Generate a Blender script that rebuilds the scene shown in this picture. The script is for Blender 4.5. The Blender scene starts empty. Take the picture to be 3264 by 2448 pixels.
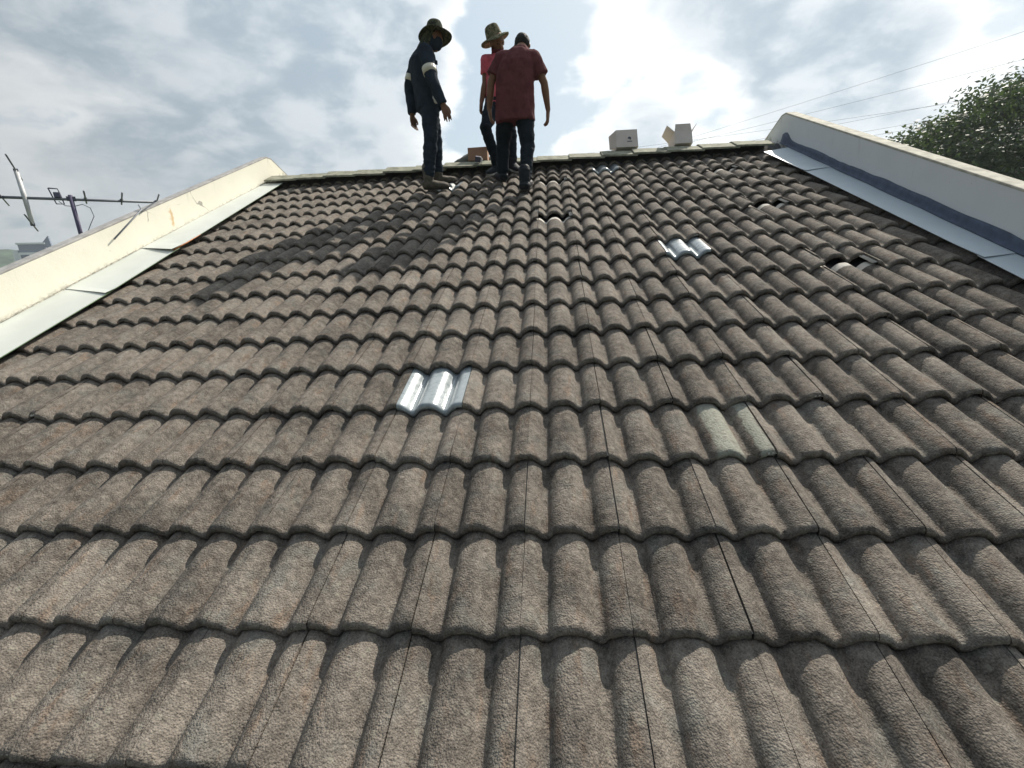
import bpy, bmesh, math, random
from mathutils import Vector, Matrix, noise
R = math.radians
random.seed(7)
scene = bpy.context.scene
col = scene.collection

# ------------------------------------------------------------------ camera
cam_d = bpy.data.cameras.new('camera'); cam = bpy.data.objects.new('camera', cam_d); col.objects.link(cam)
scene.camera = cam
cam_d.sensor_width = 36.0
cam_d.lens = 1463.17 / 3264 * 36.0
cam_d.clip_start = 0.02; cam_d.clip_end = 6000
CAMR = Matrix(((0.99506, 0.02779, 0.09534), (0.08420, 0.26051, -0.96179), (-0.05157, 0.96507, 0.25689))).normalized()
CAM_LOC = Vector((0.114, -1.005, 5.950))
PITCH = R(22.0)                        # roof slope
Z0 = 5.0                               # height of the slope where y = 0

def rot_matrix(rx, ry, rz):
    return Matrix.Rotation(rz, 3, 'Z') @ Matrix.Rotation(ry, 3, 'Y') @ Matrix.Rotation(rx, 3, 'X')
SLOPE = Matrix.Rotation(PITCH, 3, 'X')
CAMR = SLOPE @ rot_matrix(0.926058, 0.0797765, 0.059126)
CAM_LOC = SLOPE @ Vector((0.1138465, -0.5759024, 1.2568179)) + Vector((0, 0, Z0))
cam.matrix_world = Matrix.Translation(CAM_LOC) @ CAMR.to_4x4()
scene.render.resolution_x = 1024; scene.render.resolution_y = 768

# ------------------------------------------------------------------ light
SUN_EL, SUN_AZ = R(43.5), R(31.0)      # azimuth measured from +Y towards +X
SUN_DIR = Vector((math.cos(SUN_EL) * math.sin(SUN_AZ), math.cos(SUN_EL) * math.cos(SUN_AZ), math.sin(SUN_EL)))
sun_d = bpy.data.lights.new('sun', 'SUN'); sun = bpy.data.objects.new('sun', sun_d); col.objects.link(sun)
sun_d.energy = 5.0; sun_d.angle = R(0.6); sun_d.color = (1.0, 0.93, 0.82)
sun.rotation_euler = (-SUN_DIR).to_track_quat('-Z', 'Y').to_euler()
sun.location = (10, 12, 30)

scene.view_settings.view_transform = 'Standard'
scene.view_settings.look = 'None'
scene.view_settings.exposure = 0.4
scene.view_settings.gamma = 1.0
scene.view_settings.use_curve_mapping = False

# ------------------------------------------------------------------ node helper
class NT:
    def __init__(self, tree):
        self.t = tree; self.n = tree.nodes; self.l = tree.links
    def new(self, kind, **kw):
        nd = self.n.new(kind)
        for k, v in kw.items(): setattr(nd, k, v)
        return nd
    def put(self, sock, v):
        if isinstance(v, bpy.types.NodeSocket): self.l.new(v, sock)
        elif isinstance(v, (tuple, list, Vector)) and sock.type == 'RGBA' and len(v) == 3: sock.default_value = (*v, 1)
        else: sock.default_value = v
    def math(self, op, a, b=0.0, clamp=False):
        nd = self.new('ShaderNodeMath', operation=op, use_clamp=clamp)
        self.put(nd.inputs[0], a); self.put(nd.inputs[1], b); return nd.outputs[0]
    def vmath(self, op, a, b=(0, 0, 0), scale=None):
        nd = self.new('ShaderNodeVectorMath', operation=op)
        self.put(nd.inputs[0], a); self.put(nd.inputs[1], b)
        if scale is not None: self.put(nd.inputs['Scale'], scale)
        return nd.outputs['Value'] if op in ('DOT_PRODUCT', 'LENGTH', 'DISTANCE') else nd.outputs['Vector']
    def noise(self, vec, scale, detail=4, rough=0.55, dist=0.0):
        nd = self.new('ShaderNodeTexNoise')
        if vec is not None: self.put(nd.inputs['Vector'], vec)
        self.put(nd.inputs['Scale'], scale); nd.inputs['Detail'].default_value = detail
        nd.inputs['Roughness'].default_value = rough; nd.inputs['Distortion'].default_value = dist
        return nd.outputs['Fac']
    def step(self, v, lo, hi, a=0.0, b=1.0):
        nd = self.new('ShaderNodeMapRange', interpolation_type='SMOOTHSTEP')
        self.put(nd.inputs['Value'], v); nd.inputs['From Min'].default_value = lo; nd.inputs['From Max'].default_value = hi
        nd.inputs['To Min'].default_value = a; nd.inputs['To Max'].default_value = b
        return nd.outputs[0]
    def mix(self, f, a, b, mode='MIX'):
        nd = self.new('ShaderNodeMix', data_type='RGBA', blend_type=mode)
        self.put(nd.inputs[0], f); self.put(nd.inputs[6], a); self.put(nd.inputs[7], b); return nd.outputs[2]
    def ramp(self, f, stops):
        nd = self.new('ShaderNodeValToRGB'); e = nd.color_ramp.elements
        while len(e) < len(stops): e.new(0.5)
        for el, (p, c) in zip(e, stops): el.position = p; el.color = (*c, 1)
        self.put(nd.inputs[0], f); return nd.outputs[0]

# ------------------------------------------------------------------ world: sky with a broken cloud layer
world = bpy.data.worlds.new('World'); scene.world = world; world.use_nodes = True
W = NT(world.node_tree); W.n.clear()
out = W.new('ShaderNodeOutputWorld'); bg = W.new('ShaderNodeBackground'); W.l.new(bg.outputs[0], out.inputs[0])
sky = W.new('ShaderNodeTexSky', sky_type='NISHITA', sun_disc=False, sun_elevation=SUN_EL, sun_rotation=SUN_AZ)
sky.air_density = 1.0; sky.dust_density = 2.0; sky.ozone_density = 1.0
tc = W.new('ShaderNodeTexCoord'); D = W.vmath('NORMALIZE', tc.outputs['Generated'])
blue = W.vmath('SCALE', sky.outputs[0], scale=0.11)
sep = W.new('ShaderNodeSeparateXYZ'); W.put(sep.inputs[0], D)
el = W.math('MAXIMUM', sep.outputs[2], 0.0)
den = W.math('ADD', el, 0.42)
px = W.math('DIVIDE', sep.outputs[0], den); py = W.math('DIVIDE', sep.outputs[1], den)
cv = W.new('ShaderNodeCombineXYZ'); W.put(cv.inputs[0], px); W.put(cv.inputs[1], py); W.put(cv.inputs[2], W.math('MULTIPLY', el, 1.5))
CV = cv.outputs[0]
# cloud masses seen that day: (azimuth from +Y to +X, elevation, half width, half height, amount)
MASSES = ((-36, 24, 17, 9, .34), (-18, 22, 9, 8, .22), (-30, 8, 16, 5, .22), (29, 17, 9, 6.5, .42), (9, 10, 6, 4, .22), (19, 13, 4, 4, -.16),
          (-4, 24, 6, 7, -.22), (40, 24, 8, 8, -.30), (-7, 15, 5, 6, -.12), (15, 24, 10, 6, .16))
bias = 0.0
for az, e_, hw, hh, amt in MASSES:
    c = Vector((math.cos(R(e_)) * math.sin(R(az)), math.cos(R(e_)) * math.cos(R(az)), math.sin(R(e_))))
    ru = Vector((math.cos(R(az)), -math.sin(R(az)), 0)); up = c.cross(ru) * -1
    dv = W.vmath('SUBTRACT', D, c)
    a = W.math('DIVIDE', W.vmath('DOT_PRODUCT', dv, ru), math.sin(R(hw)))
    b = W.math('DIVIDE', W.vmath('DOT_PRODUCT', dv, up), math.sin(R(hh)))
    r2 = W.math('ADD', W.math('MULTIPLY', a, a), W.math('MULTIPLY', b, b))
    g = W.math('EXPONENT', W.math('MULTIPLY', r2, -0.8))
    front = W.math('GREATER_THAN', W.vmath('DOT_PRODUCT', D, c), 0.0)
    bias = W.math('ADD', W.math('MULTIPLY', W.math('MULTIPLY', g, front), amt), bias)
def density(vec):
    big = W.noise(vec, 2.1, 3, 0.5, 0.2)
    puff = W.noise(vec, 6.6, 9, 0.60, 0.25)
    return W.math('ADD', W.math('ADD', W.math('MULTIPLY', big, 0.72), W.math('MULTIPLY', puff, 0.36)), bias)
dn = density(CV)
shift = W.vmath('ADD', CV, (SUN_DIR.x * 0.10, SUN_DIR.y * 0.10, 0.03))
dn2 = density(shift)
cover = W.step(dn, 0.51, 0.61)
thick = W.step(dn, 0.58, 0.79)
lit = W.step(W.math('SUBTRACT', dn, dn2), -0.07, 0.10)
sdr = W.vmath('DOT_PRODUCT', D, tuple(SUN_DIR)); sd = W.math('MAXIMUM', sdr, 0.0)
glow = W.math('POWER', sd, 5.0); near = W.step(sdr, -0.30, 0.90)
white = W.mix(near, (0.25, 0.275, 0.30), (1.42, 1.44, 1.44))
grey = W.mix(near, (0.13, 0.155, 0.17), (0.54, 0.66, 0.77))
shade = W.math('MULTIPLY', thick, W.math('SUBTRACT', 1.0, W.math('MULTIPLY', lit, 0.50)), True)
cloud = W.mix(shade, white, grey)
blue2 = W.mix(0.55, blue, W.mix(near, (0.09, 0.15, 0.23), (0.76, 0.98, 1.12)))
hazy = W.mix(W.step(el, 0.0, 0.30, 0.75, 0.10), blue2, W.mix(near, (0.14, 0.18, 0.22), (0.84, 0.99, 1.06)))
skyc = W.mix(W.math('MULTIPLY', glow, 0.55), hazy, (1.05, 1.08, 1.08))
final = W.mix(W.math('MULTIPLY', cover, 0.92), skyc, cloud)
ground_side = W.step(sep.outputs[2], -0.12, 0.0)
final = W.mix(ground_side, (0.10, 0.11, 0.10), final)
W.put(bg.inputs['Color'], final); bg.inputs['Strength'].default_value = 0.66

# ------------------------------------------------------------------ materials
def material(name):
    m = bpy.data.materials.new(name); m.use_nodes = True
    t = NT(m.node_tree); b = t.n['Principled BSDF']; return m, t, b
def plain(name, c, rough=0.8, var=0.25, scale=6.0, bump=0.0, bscale=60.0, metal=0.0, spec=0.3, coat=0.0):
    m, t, b = material(name)
    pos = t.new('ShaderNodeNewGeometry').outputs['Position']
    f = t.noise(pos, scale, 5, 0.6)
    lo = tuple(x * (1 - var) for x in c); hi = tuple(min(1, x * (1 + var)) for x in c)
    t.put(b.inputs['Base Color'], t.mix(t.step(f, 0.3, 0.7), lo, hi))
    b.inputs['Roughness'].default_value = rough; b.inputs['Metallic'].default_value = metal
    b.inputs['Specular IOR Level'].default_value = spec; b.inputs['Coat Weight'].default_value = coat
    if bump:
        bp = t.new('ShaderNodeBump'); bp.inputs['Strength'].default_value = bump; bp.inputs['Distance'].default_value = 0.004
        t.put(bp.inputs['Height'], t.noise(pos, bscale, 4, 0.6)); t.l.new(bp.outputs[0], b.inputs['Normal'])
    return m

def tile_material(name, stops, spots=1.0, pale=True, patch=None):
    m, t, b = material(name)
    pos = t.new('ShaderNodeNewGeometry').outputs['Position']
    big = t.noise(pos, 5.0, 3, 0.6); mid = t.noise(pos, 38.0, 4, 0.65); fine = t.noise(pos, 210.0, 2, 0.7)
    rnd = t.new('ShaderNodeObjectInfo').outputs['Random']
    f = t.math('ADD', t.math('MULTIPLY', big, 0.46), t.math('MULTIPLY', mid, 0.56))
    f = t.math('ADD', f, t.math('MULTIPLY', fine, 0.52))
    f = t.math('ADD', f, t.math('MULTIPLY', t.math('SUBTRACT', rnd, 0.5), 0.10))
    f = t.math('SUBTRACT', f, 0.235)
    c = t.ramp(f, stops)
    hue = t.noise(pos, 11.0, 3, 0.5)
    c = t.mix(t.step(hue, 0.50, 0.72, 0.0, 0.55), c, t.mix(1.0, c, (0.80, 0.92, 0.98), 'MULTIPLY'))
    brown = t.noise(t.vmath('MULTIPLY', pos, (1.0, 0.25, 0.25)), 30.0, 4, 0.6)
    c = t.mix(t.step(brown, 0.54, 0.70, 0.0, 0.5), c, t.mix(1.0, c, (1.02, 0.80, 0.66), 'MULTIPLY'))
    if spots:
        vo = t.new('ShaderNodeTexVoronoi', feature='F1'); t.put(vo.inputs['Vector'], pos); vo.inputs['Scale'].default_value = 34.0
        d = vo.outputs['Distance']; cs = t.new('ShaderNodeSeparateColor'); t.put(cs.inputs[0], vo.outputs['Color'])
        d2 = t.math('ADD', d, t.math('MULTIPLY', t.math('SUBTRACT', mid, 0.5), 0.8))
        lich = t.math('MULTIPLY', t.math('SUBTRACT', 1.0, t.step(d2, 0.20, 0.34)), t.step(cs.outputs[0], 0.66, 0.72))
        lich = t.math('MULTIPLY', lich, t.step(big, 0.44, 0.56))
        c = t.mix(t.math('MULTIPLY', lich, 0.62 * spots), c, (0.25, 0.235, 0.195))
        specks = t.step(t.noise(pos, 240.0, 2, 0.5), 0.64, 0.72)
        c = t.mix(t.math('MULTIPLY', specks, 0.35), c, (0.27, 0.25, 0.22))
        pits = t.step(t.noise(pos, 95.0, 3, 0.6), 0.62, 0.70)
        c = t.mix(t.math('MULTIPLY', pits, 0.55), c, (0.055, 0.045, 0.036))
    uv = t.new('ShaderNodeUVMap', uv_map='tile').outputs[0]
    s2 = t.new('ShaderNodeSeparateXYZ'); t.put(s2.inputs[0], uv)
    if patch:
        wob = t.math('MULTIPLY', t.math('SUBTRACT', t.noise(pos, 14.0, 5, 0.65), 0.5), 0.12)
        uu = t.math('ADD', s2.outputs[0], wob)
        k = t.math('MULTIPLY', t.step(uu, 0.32, 0.36), t.step(uu, 0.66, 0.70, 1.0, 0.0))
        k = t.math('ADD', k, t.math('MULTIPLY', t.step(uu, 0.82, 0.85), t.step(uu, 0.97, 1.0, 1.0, 0.0)))
        k = t.math('MULTIPLY', k, t.step(t.noise(pos, 55.0, 4, 0.6), 0.34, 0.52, 0.45, 1.0))
        c = t.mix(t.math('MULTIPLY', k, 0.72), c, patch)
    if pale:
        wob = t.math('MULTIPLY', t.math('SUBTRACT', t.noise(pos, 40.0, 3), 0.5), 0.05)
        head = t.step(t.math('ADD', s2.outputs[1], wob), 0.835, 0.86)
        lip = t.math('SUBTRACT', 1.0, t.step(s2.outputs[0], -0.022, -0.012))
        c = t.mix(t.math('MAXIMUM', head, lip), c, (0.56, 0.53, 0.48))
    t.put(b.inputs['Base Color'], c)
    b.inputs['Roughness'].default_value = 0.93; b.inputs['Specular IOR Level'].default_value = 0.18
    gv = t.new('ShaderNodeTexVoronoi', feature='F1'); t.put(gv.inputs['Vector'], pos); gv.inputs['Scale'].default_value = 190.0
    h = t.math('ADD', t.math('MULTIPLY', gv.outputs['Distance'], -0.40), t.math('MULTIPLY', t.noise(pos, 75.0, 4, 0.68), 1.0))
    bp = t.new('ShaderNodeBump'); bp.inputs['Strength'].default_value = 1.0; bp.inputs['Distance'].default_value = 0.0055
    t.put(bp.inputs['Height'], h); t.l.new(bp.outputs[0], b.inputs['Normal'])
    return m

TILE_STOPS = ((0.28, (0.036, 0.032, 0.028)), (0.44, (0.098, 0.086, 0.074)), (0.58, (0.178, 0.155, 0.132)), (0.78, (0.300, 0.267, 0.229)))
M = {}
M['tile'] = tile_material('weathered_concrete', TILE_STOPS)
M['tile_green'] = tile_material('weathered_concrete_patched', TILE_STOPS, patch=(0.33, 0.34, 0.285))
def silver_material():
    m, t, b = material('glossy_silver_coating')
    pos = t.new('ShaderNodeNewGeometry').outputs['Position']
    n = t.noise(pos, 24.0, 5, 0.65)
    t.put(b.inputs['Base Color'], t.mix(t.step(n, 0.35, 0.7), (0.25, 0.285, 0.30), (0.33, 0.365, 0.38)))
    b.inputs['Metallic'].default_value = 0.08
    t.put(b.inputs['Roughness'], t.step(n, 0.3, 0.7, 0.24, 0.36)); b.inputs['Coat Weight'].default_value = 0.5; b.inputs['Coat Roughness'].default_value = 0.16
    bp = t.new('ShaderNodeBump'); bp.inputs['Strength'].default_value = 0.2; bp.inputs['Distance'].default_value = 0.002
    t.put(bp.inputs['Height'], t.noise(pos, 170.0, 3, 0.6)); t.l.new(bp.outputs[0], b.inputs['Normal'])
    return m
M['silver'] = silver_material()
M['ridge'] = plain('ridge_concrete', (0.25, 0.25, 0.19), 0.92, 0.35, 14, 0.6, 120)
M['underlay'] = plain('dark_underlay', (0.02, 0.02, 0.022), 0.9)
M['pale_concrete'] = plain('pale_concrete', (0.62, 0.60, 0.56), 0.9, 0.15, 30)

def wall_material(name, c, dirt, streak_u=None):
    """painted plaster; chips, grime and run marks have shapes of their own"""
    m, t, b = material(name)
    pos = t.new('ShaderNodeNewGeometry').outputs['Position']
    s = t.new('ShaderNodeSeparateXYZ'); t.put(s.inputs[0], pos)
    f = t.noise(pos, 3.0, 5, 0.6)
    cc = t.mix(t.step(f, 0.3, 0.7), tuple(x * 0.94 for x in c), c)
    # height above the slope
    hgt = t.math('SUBTRACT', t.math('MULTIPLY', t.math('SUBTRACT', s.outputs[2], Z0), math.cos(PITCH)), t.math('MULTIPLY', s.outputs[1], math.sin(PITCH)))
    grime = t.math('MULTIPLY', t.math('SUBTRACT', 1.0, t.step(hgt, 0.015, 0.075)), t.step(t.noise(pos, 26.0, 6, 0.72), 0.44, 0.60))
    cc = t.mix(t.math('MULTIPLY', grime, dirt), cc, (0.22, 0.21, 0.18))
    runs = t.noise(t.vmath('MULTIPLY', pos, (0.0, 9.0, 0.8)), 1.4, 4, 0.6)
    runs = t.math('MULTIPLY', t.step(runs, 0.60, 0.72), t.step(hgt, 0.10, 0.30))
    cc = t.mix(t.math('MULTIPLY', runs, 0.30 * dirt), cc, (0.26, 0.26, 0.24))
    chips = t.step(t.noise(pos, 48.0, 2, 0.5), 0.725, 0.745)
    chips = t.math('MULTIPLY', chips, t.step(t.noise(pos, 4.0, 2), 0.5, 0.62))
    cc = t.mix(t.math('MULTIPLY', chips, 0.6), cc, (0.36, 0.34, 0.28))
    if streak_u is not None:            # rust run under a screw
        y = t.math('ADD', s.outputs[1], t.math('MULTIPLY', t.math('SUBTRACT', t.noise(pos, 16.0, 5, 0.7), 0.5), 0.10))
        k = t.math('MULTIPLY', t.step(t.math('ABSOLUTE', t.math('SUBTRACT', y, streak_u)), 0.004, 0.026, 1.0, 0.0), t.step(hgt, 0.05, 0.10))
        k = t.math('MULTIPLY', k, t.step(hgt, 0.20, 0.235, 1.0, 0.0))
        cc = t.mix(t.math('MULTIPLY', k, 0.75), cc, (0.58, 0.36, 0.14))
    vo = t.new('ShaderNodeTexVoronoi', feature='DISTANCE_TO_EDGE'); vo.inputs['Scale'].default_value = 1.15
    t.put(vo.inputs['Vector'], t.vmath('ADD', pos, t.vmath('SCALE', W_vec(t, pos), scale=0.16)))
    crack = t.step(vo.outputs['Distance'], 0.0015, 0.005, 1.0, 0.0)
    crack = t.math('MULTIPLY', crack, t.step(t.noise(pos, 2.2, 2), 0.50, 0.58) if streak_u is not None else 0.0)
    cc = t.mix(t.math('MULTIPLY', crack, 0.7), cc, (0.20, 0.19, 0.17))
    t.put(b.inputs['Base Color'], cc); b.inputs['Roughness'].default_value = 0.85; b.inputs['Specular IOR Level'].default_value = 0.2
    bp = t.new('ShaderNodeBump'); bp.inputs['Strength'].default_value = 0.35; bp.inputs['Distance'].default_value = 0.004
    t.put(bp.inputs['Height'], t.noise(pos, 35.0, 5, 0.6)); t.l.new(bp.outputs[0], b.inputs['Normal'])
    return m
def W_vec(t, pos):
    nd = t.new('ShaderNodeTexNoise'); t.put(nd.inputs['Vector'], pos); nd.inputs['Scale'].default_value = 6.0
    return nd.outputs['Color']
M['cream'] = wall_material('cream_plaster', (0.78, 0.755, 0.64), 0.8, 3.40)
M['white_wall'] = wall_material('white_plaster', (0.66, 0.68, 0.69), 0.8)
M['coping'] = plain('weathered_coping', (0.46, 0.44, 0.37), 0.9, 0.25, 12, 0.4, 70)
M['coping_grey'] = plain('grey_coping', (0.36, 0.35, 0.34), 0.9, 0.2, 12, 0.4, 70)
M['flashing'] = plain('pale_flashing', (0.60, 0.63, 0.60), 0.42, 0.06, 3, 0.0, metal=0.0, spec=0.4)
M['flashing_r'] = plain('pale_blue_flashing', (0.54, 0.60, 0.64), 0.45, 0.05, 3, 0.0, spec=0.4)
M['edge'] = plain('flashing_edge_trim', (0.10, 0.16, 0.08), 0.6)
M['rust'] = plain('rusty_edge', (0.42, 0.17, 0.07), 0.8, 0.4, 40)
M['bitumen'] = plain('slate_sealant', (0.080, 0.100, 0.150), 0.75, 0.18, 16, 0.6, 45)
M['ground'] = plain('suburban_ground', (0.10, 0.12, 0.06), 0.95, 0.5, 0.05)
M['hill'] = plain('forested_hill', (0.045, 0.075, 0.04), 0.95, 0.5, 0.08, 0)
M['house_wall'] = plain('house_plaster', (0.62, 0.60, 0.52), 0.9, 0.1)

# ------------------------------------------------------------------ mesh builder
class MB:
    def __init__(self): self.v = []; self.f = []
    def add(self, vs, fs):
        o = len(self.v); self.v += [Vector(x) for x in vs]; self.f += [tuple(i + o for i in f) for f in fs]
    def box(self, c, s, rot=None):
        hx, hy, hz = s[0] / 2, s[1] / 2, s[2] / 2
        vs = [Vector((x, y, z)) for x in (-hx, hx) for y in (-hy, hy) for z in (-hz, hz)]
        if rot is not None: vs = [rot @ q for q in vs]
        c = Vector(c)
        self.add([q + c for q in vs], [(0, 1, 3, 2), (4, 6, 7, 5), (0, 4, 5, 1), (2, 3, 7, 6), (0, 2, 6, 4), (1, 5, 7, 3)])
    def loft(self, rings, cap=True):
        n = len(rings[0]); vs = [p for r in rings for p in r]; fs = []
        for i in range(len(rings) - 1):
            for j in range(n):
                a = i * n + j; b = i * n + (j + 1) % n
                fs.append((a, b, b + n, a + n))
        if cap: fs.append(tuple(range(n))[::-1]); fs.append(tuple(range((len(rings) - 1) * n, len(rings) * n)))
        self.add(vs, fs)
    def ring(self, c, ax, ay, rx, ry, n=16, power=2.0):
        out = []
        for k in range(n):
            t = 2 * math.pi * k / n; ct, st = math.cos(t), math.sin(t)
            out.append(Vector(c) + ax * rx * math.copysign(abs(ct) ** (2 / power), ct) + ay * ry * math.copysign(abs(st) ** (2 / power), st))
        return out
    def tube(self, pts, rad, n=10, rounded=False, squash=None):
        pts = [Vector(p) for p in pts]; rings = []
        if not isinstance(rad, (list, tuple)): rad = [rad] * len(pts)
        if rounded:
            d0 = (pts[0] - pts[1]).normalized(); d1 = (pts[-1] - pts[-2]).normalized()
            P = []; Q = []
            for a in (85, 60, 35): P.append(pts[0] + d0 * rad[0] * math.sin(R(a))); Q.append(rad[0] * math.cos(R(a)))
            P += pts; Q += list(rad)
            for a in (35, 60, 85): P.append(pts[-1] + d1 * rad[-1] * math.sin(R(a))); Q.append(rad[-1] * math.cos(R(a)))
            pts, rad = P, Q
        prev = None
        for i, p in enumerate(pts):
            d = (pts[min(i + 1, len(pts) - 1)] - pts[max(i - 1, 0)]).normalized()
            if prev is None:
                ref = Vector((0, 0, 1)) if abs(d.z) < 0.9 else Vector((1, 0, 0))
                ax = d.cross(ref).normalized()
            else: ax = (prev - d * prev.dot(d)).normalized()
            prev = ax; ay = d.cross(ax)
            rings.append(self.ring(p, ax, ay, rad[i], rad[i], n))
        self.loft(rings)
    def ell(self, c, r, rot=None, n=16, m=10):
        rings = []
        for i in range(1, m):
            a = math.pi * i / m; rr = math.sin(a); z = -math.cos(a)
            ring = []
            for k in range(n):
                t = 2 * math.pi * k / n
                q = Vector((rr * math.cos(t) * r[0], rr * math.sin(t) * r[1], z * r[2]))
                if rot is not None: q = rot @ q
                ring.append(q + Vector(c))
            rings.append(ring)
        self.loft(rings)
    def mesh(self, name, off=None):
        me = bpy.data.meshes.new(name)
        vs = [tuple(v - off) if off else tuple(v) for v in self.v]
        me.from_pydata(vs, [], self.f); me.update(); return me

def link(name, data, mat=None, parent=None, smooth=False):
    o = bpy.data.objects.new(name, data); col.objects.link(o)
    if mat is not None and data is not None: data.materials.append(mat)
    if parent is not None: o.parent = parent
    if smooth and data is not None:
        for p in data.polygons: p.use_smooth = True
    return o
def wpos(o):
    p = Vector((0, 0, 0))
    while o is not None: p = p + o.location; o = o.parent
    return p
def part(name, mb, mat, parent=None, smooth=False, origin=None):
    """mb holds world coordinates; the parents are unrotated"""
    base = wpos(parent) if parent else Vector((0, 0, 0))
    org = Vector(origin) if origin is not None else base
    o = link(name, mb.mesh(name, org), mat, parent, smooth)
    o.location = org - base
    return o
def thing(name, label, cat, loc, group=None):
    o = bpy.data.objects.new(name, None); col.objects.link(o); o.location = loc; o.empty_display_size = 0.1
    return tag(o, label, cat, group)
def tag(o, label=None, cat=None, group=None, kind=None):
    if label: o['label'] = label
    if cat: o['category'] = cat
    if group: o['group'] = group
    if kind: o['kind'] = kind
    return o
def bevel(o, w=0.004, seg=2):
    bm = bmesh.new(); bm.from_mesh(o.data)
    bmesh.ops.remove_doubles(bm, verts=bm.verts, dist=1e-5)
    es = [e for e in bm.edges if len(e.link_faces) == 2 and e.calc_face_angle(0) > 0.5]
    bmesh.ops.bevel(bm, geom=es, offset=w, segments=seg, affect='EDGES', profile=0.6)
    bm.to_mesh(o.data); bm.free(); return o
def remesh(o, voxel, smooth=4, wrinkle=0.0, wscale=9.0, seed=0, squash=(1, 1, 1)):
    md = o.modifiers.new('r', 'REMESH'); md.mode = 'VOXEL'; md.voxel_size = voxel
    if smooth:
        sm = o.modifiers.new('s', 'SMOOTH'); sm.factor = 0.5; sm.iterations = smooth
    dg = bpy.context.evaluated_depsgraph_get(); dg.update()
    me = bpy.data.meshes.new_from_object(o.evaluated_get(dg))
    o.modifiers.clear(); old = o.data; mats = list(old.materials); nm = old.name
    o.data = me; bpy.data.meshes.remove(old); me.name = nm
    me.materials.clear()
    for m_ in mats: me.materials.append(m_)
    if wrinkle:
        bm = bmesh.new(); bm.from_mesh(me); bm.normal_update()
        for v in bm.verts:
            q = Vector((v.co.x * squash[0], v.co.y * squash[1], v.co.z * squash[2])) * wscale + Vector((seed * 7.1, 0, 0))
            k = noise.noise(q) + 0.5 * noise.noise(q * 2.3)
            v.co += v.normal * wrinkle * k
        bm.to_mesh(me); bm.free()
    for p in me.polygons: p.use_smooth = True
    return o

def S(u, v, n=0.0):                      # slope coordinates -> world
    return SLOPE @ Vector((u, v, n)) + Vector((0, 0, Z0))

# ------------------------------------------------------------------ the tiled roof
TW, TG, TL = 0.30, 0.3204, 0.405         # cover width, gauge, length
TT, RH = 0.0325, 0.042                    # step at the nose, height of a roll
RIDGE_V = 5.655
RIDGE = S(0, RIDGE_V)
U_LEFT, U_RIGHT = -3.53, 2.82            # inner faces of the two gable parapets
ROWS = range(-6, 18)
COLS = range(-12, 10)

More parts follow.
